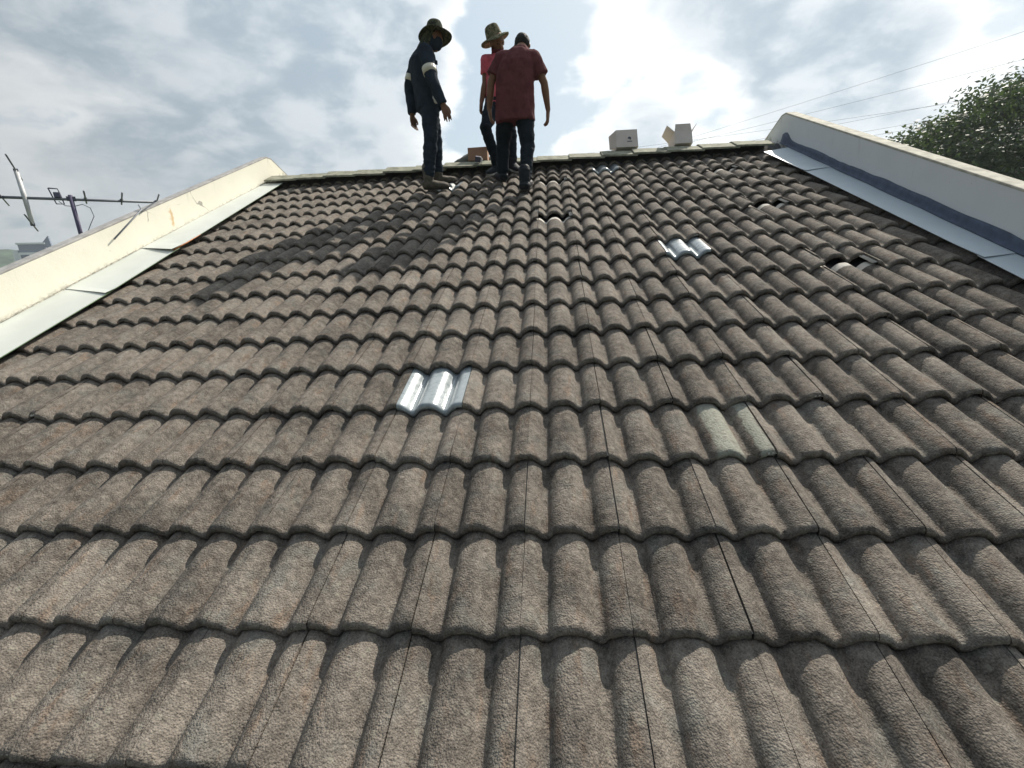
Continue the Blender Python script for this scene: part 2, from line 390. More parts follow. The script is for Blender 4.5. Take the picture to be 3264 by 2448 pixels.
def roll(u):
    d = ((u + 0.075) % 0.15) - 0.075           # steep rise on the left, gentle fall into a flat pan on the right
    if d < 0: return RH * max(0.0, 1 - (-d / 0.0735) ** 3.1)
    if d >= 0.060: return 0.0
    return RH * (1 - (d / 0.060) ** 2.0) ** 1.15
def tile_mesh(seed, smooth_tile=False):
    rnd = random.Random(seed); NU = 48; vs_ = []; uvs = []; faces = []
    us = [0.0015 + (TW - 0.003) * i / NU for i in range(NU + 1)]
    nose = [(0.000, -0.0190), (0.0010, -0.0135), (0.0036, -0.0082), (0.0078, -0.0036), (0.0130, -0.0010), (0.0190, -0.0001)]
    body = [0.030, 0.05, 0.10, 0.16, 0.22, 0.28, 0.33, TL]
    off = Vector((seed * 3.7, seed * 1.3, 0))
    chips = [] if smooth_tile else [(rnd.uniform(0.01, TW - 0.01), rnd.uniform(0.006, 0.016), rnd.uniform(0.002, 0.007)) for _ in range(rnd.choice((1, 2, 3, 4)))]
    def top(u, v, drop):
        z = roll(u) - RH - TT * (v / TG) + drop
        if not smooth_tile:
            z += 0.0011 * noise.noise(Vector((u * 26, v * 26, 0)) + off) + 0.0008 * noise.noise(Vector((u * 70, v * 70, 3)) + off)
        return z
    rows = [(v, d) for v, d in nose] + [(v, 0.0) for v in body]
    for v, d in rows:
        for u in us:
            dv = 0.0
            if v < 0.016 and not smooth_tile:
                dv = 0.0016 * noise.noise(Vector((u * 45, 0.3, 5)) + off) + 0.0012 * noise.noise(Vector((u * 140, 0.3, 9)) + off)
                for cu, cw, cd in chips:
                    if abs(u - cu) < cw: dv += cd * (1 - abs(u - cu) / cw)
            vs_.append(Vector((u, v + dv, top(u, v, d)))); uvs.append((u / TW, v / TL))
    n = NU + 1
    for i in range(len(rows) - 1):
        for j in range(NU): faces.append((i * n + j, i * n + j + 1, (i + 1) * n + j + 1, (i + 1) * n + j))
    # nose face and underside lip
    o = len(vs_); th = 0.0300
    for dz, dv in ((-0.019, 0.0), (-th, 0.0012), (-th, 0.06)):
        for j, u in enumerate(us):
            b = vs_[j]
            t_ = th if u < TW - 0.028 else 0.0205
            z = (b.z if dz == -0.019 else b.z + 0.019 - t_)
            if dv == 0.06: z -= TT * 0.06 / TG
            vs_.append(Vector((u, b.y + dv, z))); uvs.append((u / TW, 0.01))
    for i in range(2):
        for j in range(NU): faces.append((o + i * n + j + 1, o + i * n + j, o + (i + 1) * n + j, o + (i + 1) * n + j + 1))
    # side faces
    for j, sgn in ((0, 1), (NU, -1)):
        o2 = len(vs_); m = len(rows)
        for i in range(m):
            b = vs_[i * n + j]; vs_.append(b.copy()); uvs.append((b.x / TW, b.y / TL))
        for i in range(m):
            b = vs_[i * n + j]; vs_.append(Vector((b.x, b.y, b.z - 0.013))); uvs.append((b.x / TW, b.y / TL))
        for i in range(m - 1):
            q = (o2 + i, o2 + i + 1, o2 + m + i + 1, o2 + m + i); faces.append(q if sgn < 0 else q[::-1])
    # interlock lip with two ribs on the left edge, lying under the neighbour
    lip = [(-0.030, -0.016), (-0.030, -0.009), (-0.024, -0.0085), (-0.0235, -0.0145), (-0.016, -0.0145), (-0.0155, -0.0085), (-0.009, -0.0085), (-0.0085, -0.0145), (0.0015, -0.0145)]
    o3 = len(vs_)
    for v in (0.010, TL):
        for u, z in lip:
            vs_.append(Vector((u, v, roll(u) - RH - TT * (v / TG) + z))); uvs.append((-0.06, 0.5))
    k = len(lip)
    for i in range(k - 1): faces.append((o3 + i, o3 + i + 1, o3 + k + i + 1, o3 + k + i))
    faces.append(tuple(range(o3 + k - 1, o3 - 1, -1)))
    me = bpy.data.meshes.new('roof_tile'); me.from_pydata([tuple(v) for v in vs_], [], faces); me.update()
    uvl = me.uv_layers.new(name='tile')
    for lp in me.loops: uvl.data[lp.index].uv = uvs[lp.vertex_index]
    for p in me.polygons: p.use_smooth = True
    return me
VAR = [tile_mesh(i) for i in range(9)]
for me in VAR: me.materials.append(M['tile'])
SILVER = tile_mesh(21, True); SILVER.materials.append(M['silver'])
GREEN = tile_mesh(5); GREEN.materials.append(M['tile_green'])
silver_at = {(3, -2): 'glossy silver coated roof tile with bright sun streaks, one row above the grey-green patched tile', (8, 3): 'glossy silver coated roof tile in the upper field below the cardboard cartons',
             (16, 2): 'silver coated roof tile just under the ridge caps', (15, -4): 'silver coated roof tile beside the boots of the man in navy overalls'}
slid = {(11, 0): 0.150, (15, 0): 0.135, (7, 6): 0.150, (11, 6): 0.150, (15, 6): 0.12}

house = thing('house', 'house under a weathered grey-brown concrete tile roof with men on it', 'house', (0, 1.0, 0))
deck = MB()
for a, b in (((S(U_LEFT - .02, -2.0, -.085)), S(U_RIGHT + .02, -2.0, -.085)),):
    p0, p1, p2, p3 = a, b, S(U_RIGHT + .02, RIDGE_V - .05, -.085), S(U_LEFT - .02, RIDGE_V - .05, -.085)
    dn_ = Vector((0, 0, -0.03))
    deck.add([p0, p1, p2, p3, p0 + dn_, p1 + dn_, p2 + dn_, p3 + dn_], [(0, 1, 2, 3), (7, 6, 5, 4), (0, 4, 5, 1), (1, 5, 6, 2), (2, 6, 7, 3), (3, 7, 4, 0)])
roof = part('roof', deck, M['underlay'], house)
roof['label'] = 'roof slope of overlapping double-roll concrete tiles'
def mid_px(w):
    q = CAMR.transposed() @ (w - CAM_LOC)
    if q.z > -0.05: return None
    return 1632 + 1463.17 * q.x / -q.z, 1224 - 1463.17 * q.y / -q.z, -q.z
cand = []
for r in ROWS:
    for c in COLS:
        if c * TW < U_LEFT - TW * 0.75 or c * TW > U_RIGHT + 0.02: continue
        q = mid_px(S((c + .5) * TW, (r + .5) * TG, -.02))
        vis = q is not None and -170 < q[0] < 3434 and q[1] < 2680
        if vis and c <= -11: vis = False              # under the flashing
        dist = (S((c + .5) * TW, (r + .5) * TG) - CAM_LOC).length
        cand.append((0 if (vis or (r, c) in silver_at or (r, c) in slid) else 1, dist, r, c, vis))
cand.sort()
special = [x for x in cand if (x[2], x[3]) in silver_at or (x[2], x[3]) in slid or (x[2], x[3]) == (2, 2)]
normal = [x for x in cand if x not in special]
singles = special + [x for x in normal if x[0] == 0][:300 - len(special)]
single_keys = {(x[2], x[3]) for x in singles}
rest = MB(); rest_uv = []
rt = random.Random(3)
for _, _, r, c, vis in cand:
    # right-hand last column is cut back under the flashing
    jit = Matrix.Rotation(rt.gauss(0, 0.0028), 3, 'Z') @ Matrix.Rotation(rt.gauss(0, 0.0035), 3, 'Y') @ Matrix.Rotation(rt.gauss(0, 0.002), 3, 'X')
    du, dv, dz = rt.gauss(0, .0012), rt.gauss(0, .0028), rt.gauss(0, .0010)
    data = VAR[rt.randrange(9)]
    if (r, c) in silver_at: data = SILVER; jit = Matrix.Identity(3)
    if (r, c) == (2, 2): data = GREEN
    if (r, c) in slid: dv += slid[(r, c)]; dz -= 0.006
    rot = SLOPE @ jit
    loc = S(c * TW + du, r * TG + dv, dz)
    if (r, c) in single_keys:
        o = bpy.data.objects.new('roof_tile', data); col.objects.link(o); o.parent = roof
        o.rotation_euler = rot.to_euler(); o.location = loc - wpos(roof)
        if (r, c) in silver_at: o['label'] = silver_at[(r, c)]
        if (r, c) == (2, 2): o['label'] = 'roof tile smeared with pale grey-green cement'
        if (r, c) in slid: o['label'] = 'roof tile pushed up out of its row, leaving a dark gap'
    else:
        b0 = len(rest.v)
        rest.v += [rot @ v.co + loc for v in data.vertices]
        rest.f += [tuple(i + b0 for i in p.vertices) for p in data.polygons]
        rest_uv += [d.uv.copy() for d in data.uv_layers[0].data]
o = part('roof_tile_field', rest, M['tile'], roof, True)
uvl = o.data.uv_layers.new(name='tile')
for i, uv in enumerate(rest_uv): uvl.data[i].uv = uv
o['kind'] = 'stuff'; o['label'] = 'remaining weathered concrete roof tiles of the slope'

# ridge caps: bent concrete pieces lapping each other
def ridge_cap():
    mb = MB(); L = 0.415; n = 10; rows = []
    for x, grow in ((0.0, 0.018), (0.006, 0.022), (0.06, 0.020), (L, 0.0)):
        ring_ = []
        for k in range(n + 1):
            t = -1 + 2 * k / n; s = abs(t)
            y = t * 0.245
            z = 0.048 - math.tan(PITCH) * 0.245 * (s if s > 0.25 else (s * s / 0.5 + 0.125)) 
            ring_.append(Vector((x, y, z + grow)))
        for k in range(n, -1, -1):
            q = ring_[k].copy(); q.z -= 0.020; ring_.append(q)
        rows.append(ring_)
    mb.loft(rows); return mb
cap_me = ridge_cap().mesh('ridge_cap'); cap_me.materials.append(M['ridge'])
x = U_LEFT + 0.03; k = 0
rc = random.Random(5)
while x < U_RIGHT - 0.2:
    o = bpy.data.objects.new('ridge_cap', cap_me); col.objects.link(o); o.parent = roof
    o.location = Vector((x, RIDGE.y, RIDGE.z + 0.018 + rc.uniform(-.004, .004))) - wpos(roof)
    o.rotation_euler = (rc.gauss(0, .012), R(-0.8) + rc.gauss(0, .004), rc.gauss(0, .006))
    x += 0.383 + rc.uniform(-.012, .012); k += 1
# mortar bedding under the caps
mb = MB(); mb.add([S(U_LEFT, RIDGE_V - .21, -.05), S(U_RIGHT, RIDGE_V - .21, -.05), Vector((U_RIGHT, RIDGE.y, RIDGE.z + .02)), Vector((U_LEFT, RIDGE.y, RIDGE.z + .02)),
                   Vector((U_LEFT, RIDGE.y + .2, RIDGE.z - .13)), Vector((U_RIGHT, RIDGE.y + .2, RIDGE.z - .13))], [(0, 1, 2, 3), (3, 2, 5, 4), (4, 5, 1, 0), (0, 3, 4), (1, 5, 2)])
part('ridge_mortar', mb, plain('mortar', (0.10, 0.10, 0.105), 0.95, 0.3, 30), roof)
# rear slope and walls of the house
back = MB(); NB = 132
ridge_p = Vector((0, RIDGE.y, RIDGE.z))
rows_ = []
for j, yy in enumerate((0.02, 2.0, 4.0, 6.0)):
    rows_.append([Vector((U_LEFT + (U_RIGHT - U_LEFT) * i / NB, RIDGE.y + yy, RIDGE.z - yy * math.tan(PITCH) + roll(U_LEFT + (U_RIGHT - U_LEFT) * i / NB) - RH)) for i in range(NB + 1)])
vs_ = [p for r_ in rows_ for p in r_]; m_ = NB + 1
back.add(vs_, [(i * m_ + j, i * m_ + j + 1, (i + 1) * m_ + j + 1, (i + 1) * m_ + j) for i in range(3) for j in range(NB)])
part('rear_slope', back, M['ridge'], house, True)
mb = MB()
for yy in (-1.55, RIDGE.y + 5.7):
    mb.box(((U_LEFT + U_RIGHT) / 2, yy, 2.05), (U_RIGHT - U_LEFT, 0.15, 4.1))
part('wall', mb, M['house_wall'], house)
mb = MB(); mb.box(((U_LEFT + U_RIGHT) / 2, -2.02, 4.06), (U_RIGHT - U_LEFT - .02, 0.14, 0.12)); part('gutter', mb, M['flashing'], house)

# ------------------------------------------------------------------ gable parapets with flashing
def parapet(u_in, sgn, label, mat, hn, peak_y, bodycol):
    th = 0.072 if sgn < 0 else 0.10
    t = thing('parapet_wall', label, 'wall', (u_in + sgn * th / 2, 1.0, 0))
    def slab(lo, hi, ua, ub):
        mb = MB()
        # outline in the y-z plane
        pk = Z0 + peak_y * math.tan(PITCH)
        pts_top = [(-2.1, Z0 - 2.1 * math.tan(PITCH) + hi), (peak_y - .05, pk - .05 * math.tan(PITCH) + hi), (peak_y + .05, pk - .05 * math.tan(PITCH) + hi), (peak_y + 6.2, pk - 6.2 * math.tan(PITCH) + hi)]
        if lo is None: pts_bot = [(y, 0.0) for y, z in pts_top]
        else: pts_bot = [(y, z - hi + lo) for y, z in pts_top]
        NSEG = len(pts_top)
        for (y0, z0), (y1, z1), (b0, c0), (b1, c1) in zip(pts_top, pts_top[1:], pts_bot, pts_bot[1:]):
            pass
        vs = []
        for ux in (ua, ub):
            vs += [Vector((ux, y, z)) for y, z in pts_top] + [Vector((ux, y, z)) for y, z in pts_bot]
        n = NSEG; fs = []
        for i in range(n - 1):
            A0, A1, B0, B1 = i, i + 1, n + i, n + i + 1; o_ = 2 * n
            fs += [(A0, A1, B1, B0), (A0 + o_, B0 + o_, B1 + o_, A1 + o_), (A0, A0 + o_, A1 + o_, A1), (B0, B1, B1 + o_, B0 + o_)]
        fs += [(0, n, 3 * n, 2 * n), (n - 1, 3 * n - 1, 4 * n - 1, 2 * n - 1)]
        mb.add(vs, fs); return mb
    up = hn / math.cos(PITCH)
    w_ = part('wall_face', slab(None, up - 0.018, u_in, u_in + sgn * th), mat, t)
    c_ = part('coping', slab(up - 0.018, up, u_in - sgn * 0.002, u_in + sgn * (th + 0.012)), bodycol, t)
    bmc = bmesh.new(); bmc.from_mesh(c_.data); bmesh.ops.recalc_face_normals(bmc, faces=bmc.faces); bmc.to_mesh(c_.data); bmc.free(); bevel(c_, 0.006, 2)
    bmc = bmesh.new(); bmc.from_mesh(w_.data); bmesh.ops.recalc_face_normals(bmc, faces=bmc.faces); bmc.to_mesh(w_.data); bmc.free()
    return t
left = parapet(U_LEFT, -1, 'sunlit cream gable parapet with rust streak and cracks behind the antenna mast', M['cream'], 0.297, 5.25, M['coping_grey'])
right = parapet(U_RIGHT, 1, 'shaded grey-white gable parapet with dark sealant band along its foot', M['white_wall'], 0.337, 5.17, M['coping'])

def flashing(parent, corners, mat, lift, sag=0.0, label=None):
    """thin metal sheet: corners (wall low, edge low, edge high, wall high) in slope coordinates"""
    mb = MB(); N = 14; NA = 6; th = 0.0016
    a, b, c, d = corners; grid = []
    for i in range(N + 1):
        s = i / N; row = []
        for j in range(NA + 1):
            k = j / NA
            u = (a[0] * (1 - k) + b[0] * k) * (1 - s) + (d[0] * (1 - k) + c[0] * k) * s
            v = (a[1] * (1 - k) + b[1] * k) * (1 - s) + (d[1] * (1 - k) + c[1] * k) * s
            n = lift + 0.004 * noise.noise(Vector((u * 3, v * 2.2, lift * 90))) + 0.020 * max(0, 1 - s / 0.06) * sag * k - 0.006 * k
            row.append(S(u, v, n))
        grid.append(row)
    m = NA + 1; nn = SLOPE @ Vector((0, 0, th))
    top = [p for r_ in grid for p in r_]; bot = [p - nn for p in top]; L_ = len(top)
    fs = []
    for i in range(N):
        for j in range(NA):
            q = (i * m + j, i * m + j + 1, (i + 1) * m + j + 1, (i + 1) * m + j); fs += [q, tuple(x + L_ for x in q[::-1])]
    rim = [j for j in range(m)] + [i * m + NA for i in range(1, N + 1)] + [N * m + j for j in range(NA - 1, -1, -1)] + [i * m for i in range(N - 1, 0, -1)]
    for x_, y_ in zip(rim, rim[1:] + rim[:1]): fs.append((x_, x_ + L_, y_ + L_, y_))
    mb.add(top + bot, fs)
    o = part('flashing_sheet', mb, mat, parent, True)
    bmc = bmesh.new(); bmc.from_mesh(o.data); bmesh.ops.recalc_face_normals(bmc, faces=bmc.faces); bmc.to_mesh(o.data); bmc.free()
    for p in o.data.polygons: p.use_smooth = False
    if label: o['label'] = label
    # folded drip edge along the free side
    e = MB(); e.tube([S(b[0] + (c[0] - b[0]) * i / 10, b[1] + (c[1] - b[1]) * i / 10, lift - .0075 + 0.02 * sag * max(0, 1 - i / 10 / .06)) for i in range(11)], 0.0028, 6)
    part('drip_edge', e, M['edge'] if parent is left else M['flashing_r'], o, True)
    return o
UL = U_LEFT + 0.001
flashing(left, ((UL, -2.0), (-3.03, -2.0), (-3.105, 2.36), (UL, 2.48)), M['flashing'], 0.026)
flashing(left, ((UL, 2.40), (-3.095, 2.28), (-3.15, 3.19), (UL, 3.30)), M['flashing'], 0.030, 0.4)
top_sheet = flashing(left, ((UL, 3.22), (-3.145, 3.10), (-3.272, RIDGE_V - .20), (UL, RIDGE_V - .20)), M['flashing'], 0.034, 1.0)
mb = MB(); mb.tube([S(-3.144, 3.11, .036), S(-3.149, 3.3, .031), S(-3.158, 3.52, .030)], [0.006, 0.005, 0.002], 6); part('rust_strip', mb, M['rust'], top_sheet, True)
UR = U_RIGHT - 0.001
flashing(right, ((UR, -2.0), (2.63, -2.0), (2.614, 2.20), (UR, 2.23)), M['flashing_r'], 0.026)
flashing(right, ((UR, 2.18), (2.612, 2.15), (2.552, 4.36), (UR, 4.42)), M['flashing_r'], 0.030, 0.25)
flashing(right, ((UR, 4.37), (2.550, 4.31), (2.500, RIDGE_V - .42), (UR, RIDGE_V - .30)), M['flashing_r'], 0.034, 0.25)
# brushed waterproofing band, ragged upper edge, lapping on to the sheet
mb = MB(); N = 150; prof = []
for i in range(N + 1):
    v = -2.0 + (RIDGE_V - .06 + 2.0) * i / N
    hgt = 0.075 + 0.013 * noise.noise(Vector((v * 2.6, 1.7, 0))) + 0.006 * noise.noise(Vector((v * 9, 4.7, 0)))
    if v > RIDGE_V - .35: hgt += 0.055 * math.exp(-((v - (RIDGE_V - .16)) / 0.10) ** 2)
    wdt = 0.022 + 0.009 * noise.noise(Vector((v * 3.1, 8.7, 0)))
    wob = 0.0015 * noise.noise(Vector((v * 14, 2, 0)))
    prof.append([S(UR - wdt, v, .0345), S(UR - wdt + .002, v, .0395), S(UR - .012, v, .041 + wob), S(UR - .0065 + wob, v, .052), S(UR - .0055, v, .03 + hgt * .6), S(UR - .004, v, .03 + hgt), S(UR + .002, v, .03 + hgt + .001), S(UR + .002, v, .030)])
mb.loft(prof)
o = part('sealant_band', mb, M['bitumen'], right, True); o['label'] = 'dark slate sealant band brushed along the wall foot'
bmc = bmesh.new(); bmc.from_mesh(o.data); bmesh.ops.recalc_face_normals(bmc, faces=bmc.faces); bmc.to_mesh(o.data); bmc.free()
# mortar fillet where the left wall meets its flashing
mb = MB(); prof = []
for i in range(121):
    v = -2.0 + (RIDGE_V - .1 + 2.0) * i / 120
    hgt = 0.004 + 0.004 * noise.noise(Vector((v * 7, .3, 0))); wdt = 0.004 + 0.003 * noise.noise(Vector((v * 5, 5.3, 0)))
    prof.append([S(U_LEFT - .002, v, .028), S(U_LEFT + wdt, v, .034), S(U_LEFT + .004, v, .036 + hgt * .5), S(U_LEFT - .002, v, .036 + hgt)])
mb.loft(prof); part('mortar_fillet', mb, plain('grey_mortar', (0.42, 0.40, 0.34), .95, .4, 40), left, True)

# ------------------------------------------------------------------ ground, hill, far buildings
def structure(name, mb, mat, smooth=False):
    o = part(name, mb, mat, None, smooth); o['kind'] = 'structure'; return o
mb = MB(); mb.add([(-900, -500, 0), (700, -500, 0), (700, 1000, 0), (-900, 1000, 0)], [(0, 1, 2, 3)]); structure('ground', mb, M['ground'])
mb = MB(); N = 60; rowsH = []
for j in range(11):
    row = []
    for i in range(N + 1):
        az = R(-75 + 33 * i / N); dd = 560 + j * 26
        w = math.sin(math.pi * j / 10); edge = min(1, i / 8, (N - i) / 14)
        zz = (47 + 13 * noise.noise(Vector((i * .16, 1.5, 0))) + 5 * noise.noise(Vector((i * .5, j * .6, 4)))) * w * edge
        row.append(Vector((math.sin(az) * dd, math.cos(az) * dd, max(zz, 0) - .3)))
    rowsH.append(row)
mb.add([p for r_ in rowsH for p in r_], [(i * (N + 1) + j, i * (N + 1) + j + 1, (i + 1) * (N + 1) + j + 1, (i + 1) * (N + 1) + j) for i in range(10) for j in range(N)])
structure('hill', mb, M['hill'], True)

M['tower'] = plain('tower_wall', (0.66, 0.69, 0.70), 0.8, 0.08)
M['tower_dark'] = plain('tower_glass', (0.06, 0.09, 0.14), 0.25, 0.2, 0.4, spec=0.6)
M['tower_roof'] = plain('tower_roof_sheet', (0.16, 0.19, 0.26), 0.6)
bt = thing('office_tower', 'distant office tower with dark window bands and a pointed roof fin', 'building', (-267.5, 224.8, 0))
fr = Vector((0.775, 0.632, 0)); fd = Vector((-0.632, 0.775, 0))       # right / away
def tb(mb, x0, x1, d0, d1, z0, z1):
    x0, x1 = x0 * .57, x1 * .57
    c = Vector((-267.5, 224.8, 0)) + fr * (x0 + x1) / 2 + fd * (d0 + d1) / 2 + Vector((0, 0, (z0 + z1) / 2))
    mb.box(c, (x1 - x0, d1 - d0, z1 - z0), Matrix((fr, fd, Vector((0, 0, 1)))).transposed())
mb = MB(); tb(mb, -10.5, 14.0, 0, 16, 0, 23.4); part('main_block', mb, M['tower'], bt)
mb = MB(); tb(mb, -14, -10.5, 1.0, 14, 0, 24.6); part('side_wing', mb, M['tower'], bt)
mb = MB(); tb(mb, -9.2, 8.0, .6, 12, 23.4, 27.4); part('upper_block', mb, M['tower_roof'], bt)
mb = MB(); tb(mb, -10.2, 9.0, 0.0, 13, 27.4, 28.2); part('roof_slab', mb, M['tower'], bt)
for k in range(7):
    z1 = 22.2 - k * 3.2
    mb = MB(); tb(mb, -9.0, -3.2, -.12, .3, z1 - 2.0, z1); part('window_band', mb, M['tower_dark'], bt)
    mb = MB(); tb(mb, -2.0, 13.0, -.12, .3, z1 - 1.9, z1); part('window_band', mb, M['tower_dark'], bt)
    mb = MB(); tb(mb, -14.6, 14.3, -.9, -.15, z1 - 3.0, z1 - 2.5); part('balcony_ledge', mb, M['tower'], bt)
fin = MB(); o_ = Vector((-267.5, 224.8, 0))
def tp(x_, d_, z_): return o_ + fr * x_ * .57 + fd * d_ + Vector((0, 0, z_))
fin.add([tp(6.0, 1, 27.2), tp(13.2, 1, 23.6), tp(12.2, 1, 31.6), tp(6.0, 4, 27.2), tp(13.2, 4, 23.6), tp(12.2, 4, 31.6)], [(0, 1, 2), (5, 4, 3), (0, 3, 4, 1), (1, 4, 5, 2), (2, 5, 3, 0)])
part('roof_fin', fin, M['tower_roof'], bt)

# ------------------------------------------------------------------ trees
def leaf_material(name, a, b_):
    m, t, b = material(name)
    pos = t.new('ShaderNodeNewGeometry').outputs['Position']
    t.put(b.inputs['Base Color'], t.mix(t.step(t.noise(pos, 0.9, 4, 0.7), 0.35, 0.65), a, b_))
    b.inputs['Roughness'].default_value = 0.55; b.inputs['Specular IOR Level'].default_value = 0.3
    tr = t.new('ShaderNodeBsdfTranslucent'); t.put(tr.inputs['Color'], (0.09, 0.14, 0.04)); mx = t.new('ShaderNodeMixShader'); mx.inputs[0].default_value = 0.25
    t.l.new(b.outputs[0], mx.inputs[1]); t.l.new(tr.outputs[0], mx.inputs[2]); t.l.new(mx.outputs[0], t.n['Material Output'].inputs[0])
    return m
M['leaf'] = leaf_material('rain_tree_leaves', (0.018, 0.034, 0.018), (0.048, 0.078, 0.034))
M['bark'] = plain('bark', (0.06, 0.05, 0.04), 0.95, 0.3, 3)
def tree(name, label, base, height, spread, crown_h, nclump, per, leaf, seed, trunk_r):
    rd = random.Random(seed); t = thing(name, label, 'tree', base)
    base = Vector(base); fork = base + Vector((0, 0, height * 0.42))
    tm = MB(); tm.tube([base, base + Vector((.1, 0, height * .2)), fork], [trunk_r * 1.3, trunk_r, trunk_r * .8], 10); 
    clumps = []
    for i in range(nclump):
        a = i * 2.39996; rr = math.sqrt((i + .5) / nclump)
        ex = Vector((math.cos(a) * rr, math.sin(a) * rr, 0))
        dome = math.sqrt(max(0, 1 - rr * rr * .92))
        lvl = rd.choice((1.0, 1.0, 0.72, 0.45)) * dome
        c = base + Vector((ex.x * spread, ex.y * spread, height - crown_h + crown_h * lvl * 0.86)) + Vector((rd.uniform(-1, 1), rd.uniform(-1, 1), rd.uniform(-.5, .4))) * spread * .06
        clumps.append((c, spread * rd.uniform(.16, .25)))
    for c, r_ in clumps[::2]:
        mid_ = fork.lerp(c, .5) + Vector((rd.uniform(-.4, .4), rd.uniform(-.4, .4), height * .04))
        tm.tube([fork + Vector((0, 0, -.2)), mid_, c], [trunk_r * .42, trunk_r * .22, trunk_r * .06], 6)
    part('trunk', tm, M['bark'], t, True)
    lm = MB()
    for c, r_ in clumps:
        for _ in range(per):
            q = Vector((rd.gauss(0, 1), rd.gauss(0, 1), rd.gauss(0, 1))).normalized() * (rd.random() ** .45)
            p = c + Vector((q.x * r_, q.y * r_, q.z * r_ * .46))
            n_ = (q * .7 + Vector((rd.gauss(0, .5), rd.gauss(0, .5), rd.gauss(0.5, .5)))).normalized()
            a_ = n_.orthogonal().normalized(); a_.rotate(Matrix.Rotation(rd.uniform(0, 6.28), 3, n_)); b_ = n_.cross(a_)
            s_ = leaf * rd.uniform(.6, 1.3)
            lm.add([p - a_ * s_, p + b_ * s_ * .55, p + a_ * s_, p - b_ * s_ * .55], [(0, 1, 2, 3)])
    part('crown', lm, M['leaf'], t)
    return t
tree('rain_tree', 'large spreading green tree standing beyond the shaded right parapet', (36.5, 35.5, 0), 17.2, 12.5, 9.5, 200, 430, 0.15, 11, 0.55)
tree('garden_tree', 'small round tree far off below the office tower', (-117.5, 92.0, 0), 10.6, 4.2, 5.0, 30, 90, 0.34, 4, 0.3)

# ------------------------------------------------------------------ overhead cables
M['cable'] = plain('black_cable', (0.05, 0.055, 0.06), 0.7)
wires = [((18.769, 56.022, 18.792), (33.61, 48.775, 21.005), 'topmost faint overhead cable above the right parapet peak'), ((18.806, 56.009, 18.14), (36.233, 46.906, 19.441), 'second overhead cable from the top, above the right parapet peak'),
         ((18.873, 55.987, 16.951), (38.804, 44.854, 17.451), 'overhead cable passing behind the peak of the right parapet'), ((26.803, 52.733, 17.838), (38.848, 44.818, 17.096), 'overhead cable starting over the right coping, above the parallel lower pair'),
         ((30.078, 50.977, 16.323), (38.949, 44.732, 16.264), 'upper cable of the faint lower pair touching the tree'), ((30.956, 50.461, 15.863), (39.007, 44.683, 15.786), 'lowest overhead cable, running into the tree crown')]
for a, b, lab in wires:
    a = Vector(a); b = Vector(b); d = (b - a)
    d_ = d.normalized(); a2 = a - d_ * 34; b2 = b + d_ * 20
    sag = 0.5
    m_ = MB(); pts = []
    for i in range(25):
        s = i / 24; p = a2.lerp(b2, s); p.z -= 4 * sag * s * (1 - s) - 3.2 * sag * 0.25 * 0; pts.append(p)
    lift = sag * 0.85
    for p in pts: p.z += lift
    m_.tube(pts, 0.011, 5)
    tag(part('overhead_cable', m_, M['cable'], None, True, origin=a2), lab, 'cable', 'overhead cables')

# ------------------------------------------------------------------ television antenna
M['alu'] = plain('weathered_aluminium', (0.20, 0.215, 0.24), 0.6, 0.15, 8, metal=0.2)
M['mast'] = plain('mast_paint', (0.10, 0.09, 0.15), 0.55, 0.2, 10)
M['plastic'] = plain('grey_plastic', (0.10, 0.10, 0.14), 0.6)
M['white_bar'] = plain('white_bar', (0.62, 0.62, 0.62), 0.5)
ant = thing('television_antenna', 'television antenna with boom, loop dipole and rods behind the cream parapet', 'antenna', (-4.084, 2.976, 6.0))
E_ = Vector((-0.716, 0.695, -0.071)).normalized()
b0 = Vector((-4.1, 2.992, 6.685)); bl = Vector((-4.396, 2.687, 6.680)); br = Vector((-3.676, 3.428, 6.679))
bd = (br - bl).normalized()
mb = MB(); mb.tube([bl, br], 0.0115, 8); part('boom', mb, M['alu'], ant, True)
mb = MB(); mb.tube([Vector((-4.076, 2.968, 6.05)), Vector((-4.084, 2.976, 6.368)), b0 + Vector((0, 0, .03))], 0.0165, 10); part('mast', mb, M['mast'], ant, True)
mb = MB(); mb.box(b0, (0.062, 0.03, 0.034), Matrix((bd, E_, bd.cross(E_))).transposed()); part('clamp', mb, M['plastic'], ant)
for q in ((-4.033, 3.061, 6.682), (-3.858, 3.241, 6.681), (-3.676, 3.428, 6.679)):
    q = Vector(q); mb = MB(); mb.tube([q - E_ * .34, q + E_ * .16], 0.0066, 6); part('director_rod', mb, M['alu'], ant, True)
    mb = MB(); mb.box(q + Vector((0, 0, .004)), (0.022, 0.02, 0.026), Matrix((bd, E_, bd.cross(E_))).transposed()); part('rod_clip', mb, M['plastic'], ant)
lp = [Vector(p) for p in ((-4.195, 2.903, 6.767), (-4.154, 2.945, 6.764), (-4.148, 2.948, 6.73), (-4.135, 2.951, 6.638), (-4.17, 2.915, 6.639), (-4.182, 2.908, 6.70))]
mb = MB(); mb.tube(lp + [lp[0]], 0.0055, 6); part('dipole_loop', mb, M['plastic'], ant, True)
mb = MB(); mb.box(Vector((-4.158, 2.93, 6.712)), (.045, .03, .045), Matrix((bd, E_, bd.cross(E_))).transposed()); bevel(part('balun_box', mb, M['plastic'], ant), .006)
T_, B_ = Vector((-4.316, 2.791, 6.898)), Vector((-4.291, 2.773, 6.465))
mb = MB(); mb.tube([T_, Vector((-4.302, 2.783, 6.676)), B_], [0.015, 0.017, 0.015], 8); part('reflector_arm', mb, M['white_bar'], ant, True)
